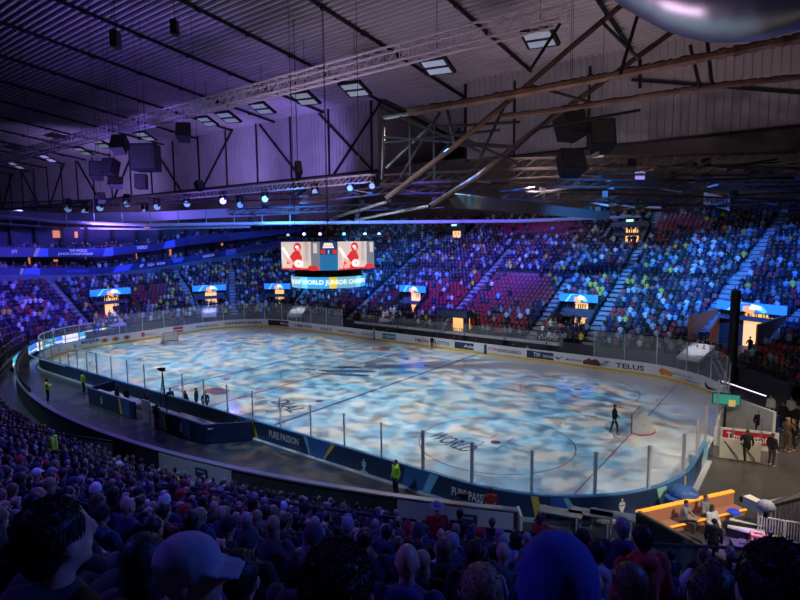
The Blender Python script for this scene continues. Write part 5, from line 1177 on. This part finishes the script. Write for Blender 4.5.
spk(147,158,26,26,80,0,0,'wide black line array block hanging by the left wall'); spk(142,182,11,14,80,.1,-.1,'small black loudspeaker under the wide line array'); spk(116,40,7,16,45,0,0,'small black fixture hung high at the upper left'); spk(175,28,6,14,45,0,0,'small black fixture hung high right of the upper left one')
for i,(u,v,wp,hp) in enumerate(((120,145,14,16),(184,133,14,16),(298,170,6,14),(34,205,6,8),(101,198,7,9),(199,186,8,9),(298,188,8,12))): spk(u,v,wp,hp,78,.2*i,-.5,'black hanging stage fixture near the left wall, %s from the left'%ordw([34,101,120,184,199,298].index(u)+1) if i<6 else 'black fixture directly below another on the silver truss')
# big duct
mb=MB(); cen=[(606,-62),(660,-22),(704,-4),(745,-2),(800,-16),(870,-50)]; dp=[26,25,24,23,22,21]; Pn=[pt(u,v,d) for (u,v),d in zip(cen,dp)]; Rd=1.75; Q=[]; nseg=28
cp=[]
for i in range(len(Pn)-1):
    for j in range(6): cp.append(Pn[i].lerp(Pn[i+1],j/6))
cp.append(Pn[-1]); 
for _ in range(10): cp=[cp[0]]+[(cp[i-1]+cp[i]*2+cp[i+1])/4 for i in range(1,len(cp)-1)]+[cp[-1]]
for i,c in enumerate(cp):
    t=(cp[min(i+1,len(cp)-1)]-cp[max(i-1,0)]).normalized(); u_=t.cross(V((0,0,1))).normalized(); w_=u_.cross(t); rr_=Rd*(1.02 if i%5==0 else 1)
    for k in range(nseg): a=2*math.pi*k/nseg; Q.append(c+u_*math.cos(a)*rr_+w_*math.sin(a)*rr_)
mb.add(Q,[(i*nseg+k,i*nseg+(k+1)%nseg,(i+1)*nseg+(k+1)%nseg,(i+1)*nseg+k) for i in range(len(cp)-1) for k in range(nseg)],DUCT)
tag(mb.build('ventilation_duct',smooth=True),'large shiny metal ventilation duct curving across the top right','duct')
spot('duct_fill',(18,-14,13),tuple(pt(715,10,23)),(.9,.60,.75),2600,50,.9,2.5)  # lamp added at lower left to brighten the duct underside
# steel tubes and pipes at upper right
def pipe(pts,r,m,label,name='steel_tube',grp=None,cat='tube',lumpy=False):
    mb=MB(); P=[pt(*q) for q in pts]
    if lumpy:
        rr2=random.Random(5); Pp=[]
        for a,c in zip(P[:-1],P[1:]):
            n=int((c-a).length/.5)+1
            for i in range(n): Pp.append(a.lerp(c,i/n))
        Pp.append(P[-1])
        for a,c in zip(Pp[:-1],Pp[1:]): mb.bar(a,c,2*r*rr2.uniform(.8,1.25),m,7,2*r*rr2.uniform(.8,1.25))
    else: mb.tube(P,r,m)
    o=mb.build(name); tag(o,label,cat,grp); return o
pipe([(386,199,50),(455,146,50),(530,83,50),(575,44,50),(630,-2,50)],.26,STEEL,'long brown steel strut rising diagonally from the truss knot to the top right')
pipe([(430,206,52),(478,176,52),(530,134,52),(600,84,52),(675,30,52)],.26,STEEL,'brown diagonal steel strut parallel to and below the longest one')
pipe([(330,219,52),(386,202,50)],.14,ALU,'pale thin tie rod sloping left below the longest strut'); pipe([(355,220,54),(428,206,52)],.14,ALU,'pale thin tie rod sloping left below the second strut')
pipe([(408,112,46),(470,102,45),(530,91,44),(600,78,42),(680,62,40),(800,38,37),(860,28,36)],.33,STEEL,'thick brown lagged pipe crossing the upper right wall, upper one','lagged_pipe','lagged pipes','pipe',True)
pipe([(500,117,48),(560,110,47),(640,97,45),(715,86,43),(800,77,41),(860,70,40)],.24,STEEL,'brown lagged pipe crossing the upper right wall, lower one','lagged_pipe','lagged pipes','pipe',True)
pipe([(386,168,52),(432,124,52)],.12,ALU,'short bright diagonal rod in the dark truss cluster'); pipe([(383,118,50),(408,114,50)],.2,ALU,'short bright horizontal pipe end at the left of the dark truss cluster')
for q in (([(620,75,40),(642,0,40)]),([(382,180,50),(384,118,50)]),([(410,178,50),(410,116,50)]),([(455,150,50),(447,108,50)]),([(434,180,50),(434,124,50)]),([(384,143,50),(500,130,50)]),([(384,100,50),(520,165,50)]),([(380,108,50),(480,152,50)]),([(400,178,50),(440,112,50)]),([(420,180,52),(460,128,52)]),([(460,145,50),(508,147,50)]),([(438,127,50),(520,122,50)]),([(560,24,44),(530,70,44)]),([(600,20,44),(640,60,44)]),([(530,85,50),(600,105,50)]),([(640,60,42),(640,88,42)]),([(705,20,40),(712,85,40)]),([(690,45,42),(700,88,42)]),([(384,137,50),(520,147,50)]),([(480,158,50),(505,105,50)]),([(498,165,50),(560,108,50)]),([(540,128,50),(640,110,50)])):
    _bi=globals().get('_bi',0)+1; pipe(q,.13,DSTEEL,'dark steel brace in the roof frame, around %s of the lagged pipes'%('left '*(q[0][0]<420)+'right '*(q[0][0]>590)+['end, thin upright','end, tall upright','middle, leaning','crossing','near-level','rising','falling','short','long','outermost','innermost','upper','lower','second upper','second lower','steep','shallow','bracing','highest','far','near','tied','last'][_bi%23]),'steel_brace','dark roof braces','brace')
# dark box beam
P=[pt(445,193,52),pt(598,212,56)]; Q_=[pt(455,208,52),pt(598,219,56)]; mb=MB(); bk=V((.8,1.2,0)); mb.hexa([Q_[0],Q_[1],Q_[1]+bk,Q_[0]+bk,P[0],P[1],P[1]+bk,P[0]+bk],mat('beam_grey',(.035,.03,.03),.6)); tag(mb.build('box_beam'),'wide dark grey box beam slanting above the far stand','beam')
# rim tube and fascia
pipe([(-20,214,78),(60,222,78),(150,225,77),(300,223,76),(400,222,75),(520,221,74),(640,216,73)],.24,mat('rim_tube',(.42,.42,.48),.5),'long pale tube running level above all the stands','rim_tube')
pipe([(-20,222,80),(60,228,80),(150,229,79),(250,227,78)],.15,mat('rim_tube',(.42,.42,.48),.5),'second pale tube below the first above the left balconies','rim_tube')
mb=MB(); L=[(-20,209,88),(60,213,88),(150,212,87),(300,205,86)]; 
for (a,c) in zip(L[:-1],L[1:]): mb.add([pt(*a),pt(*c),pt(c[0],c[1]+9,c[2]),pt(a[0],a[1]+9,a[2])],[(0,1,2,3)],mat('fascia_pale',(.42,.38,.52),.6)); mb.add([pt(*a)+V((-1,2,0)),pt(*c)+V((-1,2,0)),pt(c[0],c[1],c[2]),pt(a[0],a[1],a[2])],[(0,1,2,3)],GREY)
struct(mb.build('trim_5'))
for u in range(10,300,28):
    mb=MB(); P=pt(u,214,78); mb.bar(P,P+V((0,0,-1.7)),.10,GREY); mb.bar(P,P+V((0,0,2.5)),.06,DKG); tag(mb.build('hanger_post'),'slim pale hanger post below the rim over the left stand','post','hanger posts')
# columns: violet lit column at left, dark column at right
a=pt(29,226,82); mb=MB(); mb.bar(a,V((a.x,a.y,a.z-11)),.7,GREY,8); tag(mb.build('pillar'),'slim violet-lit pillar in front of the left balconies','pillar')
# catwalks in the band above the far stand
CTR=[]
CT=[((380,180),(640,168),66,1.1),((380,190),(800,182),68,1.0),((470,165),(800,158),64,1.2),((500,195),(820,205),60,.9),((560,170),(820,172),58,.8),((600,205),(830,195),63,.9),((0,206),(300,196),92,1.0),((230,212),(440,205),80,.8),((300,200),(470,180),74,.9),((540,183),(820,186),55,.7)]
for i,(a,c,d,s_) in enumerate(CT): CTR.append((pt(*a,d),pt(*c,d-3),s_,None)); CTR[-1]=CTR[-1][:3]+(truss('catwalk_truss',['short upper lattice girder just right of the cube above the far stand','upper lattice girder spanning from cube to right edge','topmost lattice girder meeting the upper cladding wall','lowest lattice girder above the far right seats','lattice girder behind the black hanging loudspeakers','lower lattice girder right of the pale hanging sign','lattice girder along the left wall base above the balconies','lattice girder right above the cyan stage light','short sloping lattice girder above the video cube','lattice girder passing the lilac square lamp'][i],pt(*a,d),pt(*c,d-3),s_,1.5,DSTEEL if i%2 else mat('catwalk_brown',(.07,.055,.05),.6),'catwalk girders',tk=.12),)
rr3=random.Random(11)
for i in range(90):
    A_,B_,s_,rt=CTR[rr3.choice((0,1,1,2,3,3,4,4,5,5,7,8,9,9))]; t=rr3.random(); P=A_.lerp(B_,t)+V((0,0,rr3.choice((-1,1))*s_/2)); u_,v_,_=prj(P)
    if u_>815: continue
    mb=MB(); l=rr3.uniform(.8,4.5); mb.bar(P,P+V((l*.9,rr3.uniform(-.6,.6)*l,rr3.uniform(-.25,.25)*l)),.08+.14*rr3.random(),rr3.choice((GREY,DSTEEL,DSTEEL,STEEL,STEEL,STEEL,DKG)))
    mb.build('thin_pipe',rt)
    if i%2:
        k=rr3.uniform(.3,.7); Q=P-V((0,0,s_/2+k*.6)) if P.z<A_.lerp(B_,t).z else P+V((0,0,k*.6)); mb=MB(); mb.box(Q,(k,k*.8,k*1.2),BLK,rz=rr3.random()); mb.build('stage_lamp',rt)
# sign & purple lamp
mb=MB(); a=pt(704,192,60); c=pt(730,198,58); dz=V((0,0,-1.3)); mb.add([a,c,c+dz,a+dz],[(0,1,2,3)],mat('sign_pale',(.5,.52,.62),.5)); flat_text(mb,'NATTRABY',NAVY,a+(c-a)*.08+dz*.75+V((0,-.08,0)),(c-a)*.84,-dz*.5); tag(mb.build('hanging_sign'),'pale rectangular sign with dark letters hung above the far right stand','sign')
mb=MB(); P=pt(640,176,58); mb.box(P,(.9,.3,.9),em('purple_panel',(.40,.32,.75),.7)); mb.bar(P,P+V((0,0,2)),.05,BLK); tag(mb.build('purple_lamp'),'small glowing lilac square lamp above the far stand','lamp')
# dark column in right stand
a=ptz(731,381,0); mb=MB(); mb.bar(a,a+V((0,0,7.5)),.75,BLK,8); tag(mb.build('dark_pillar'),'broad dark pillar beside the far right tunnel','pillar')
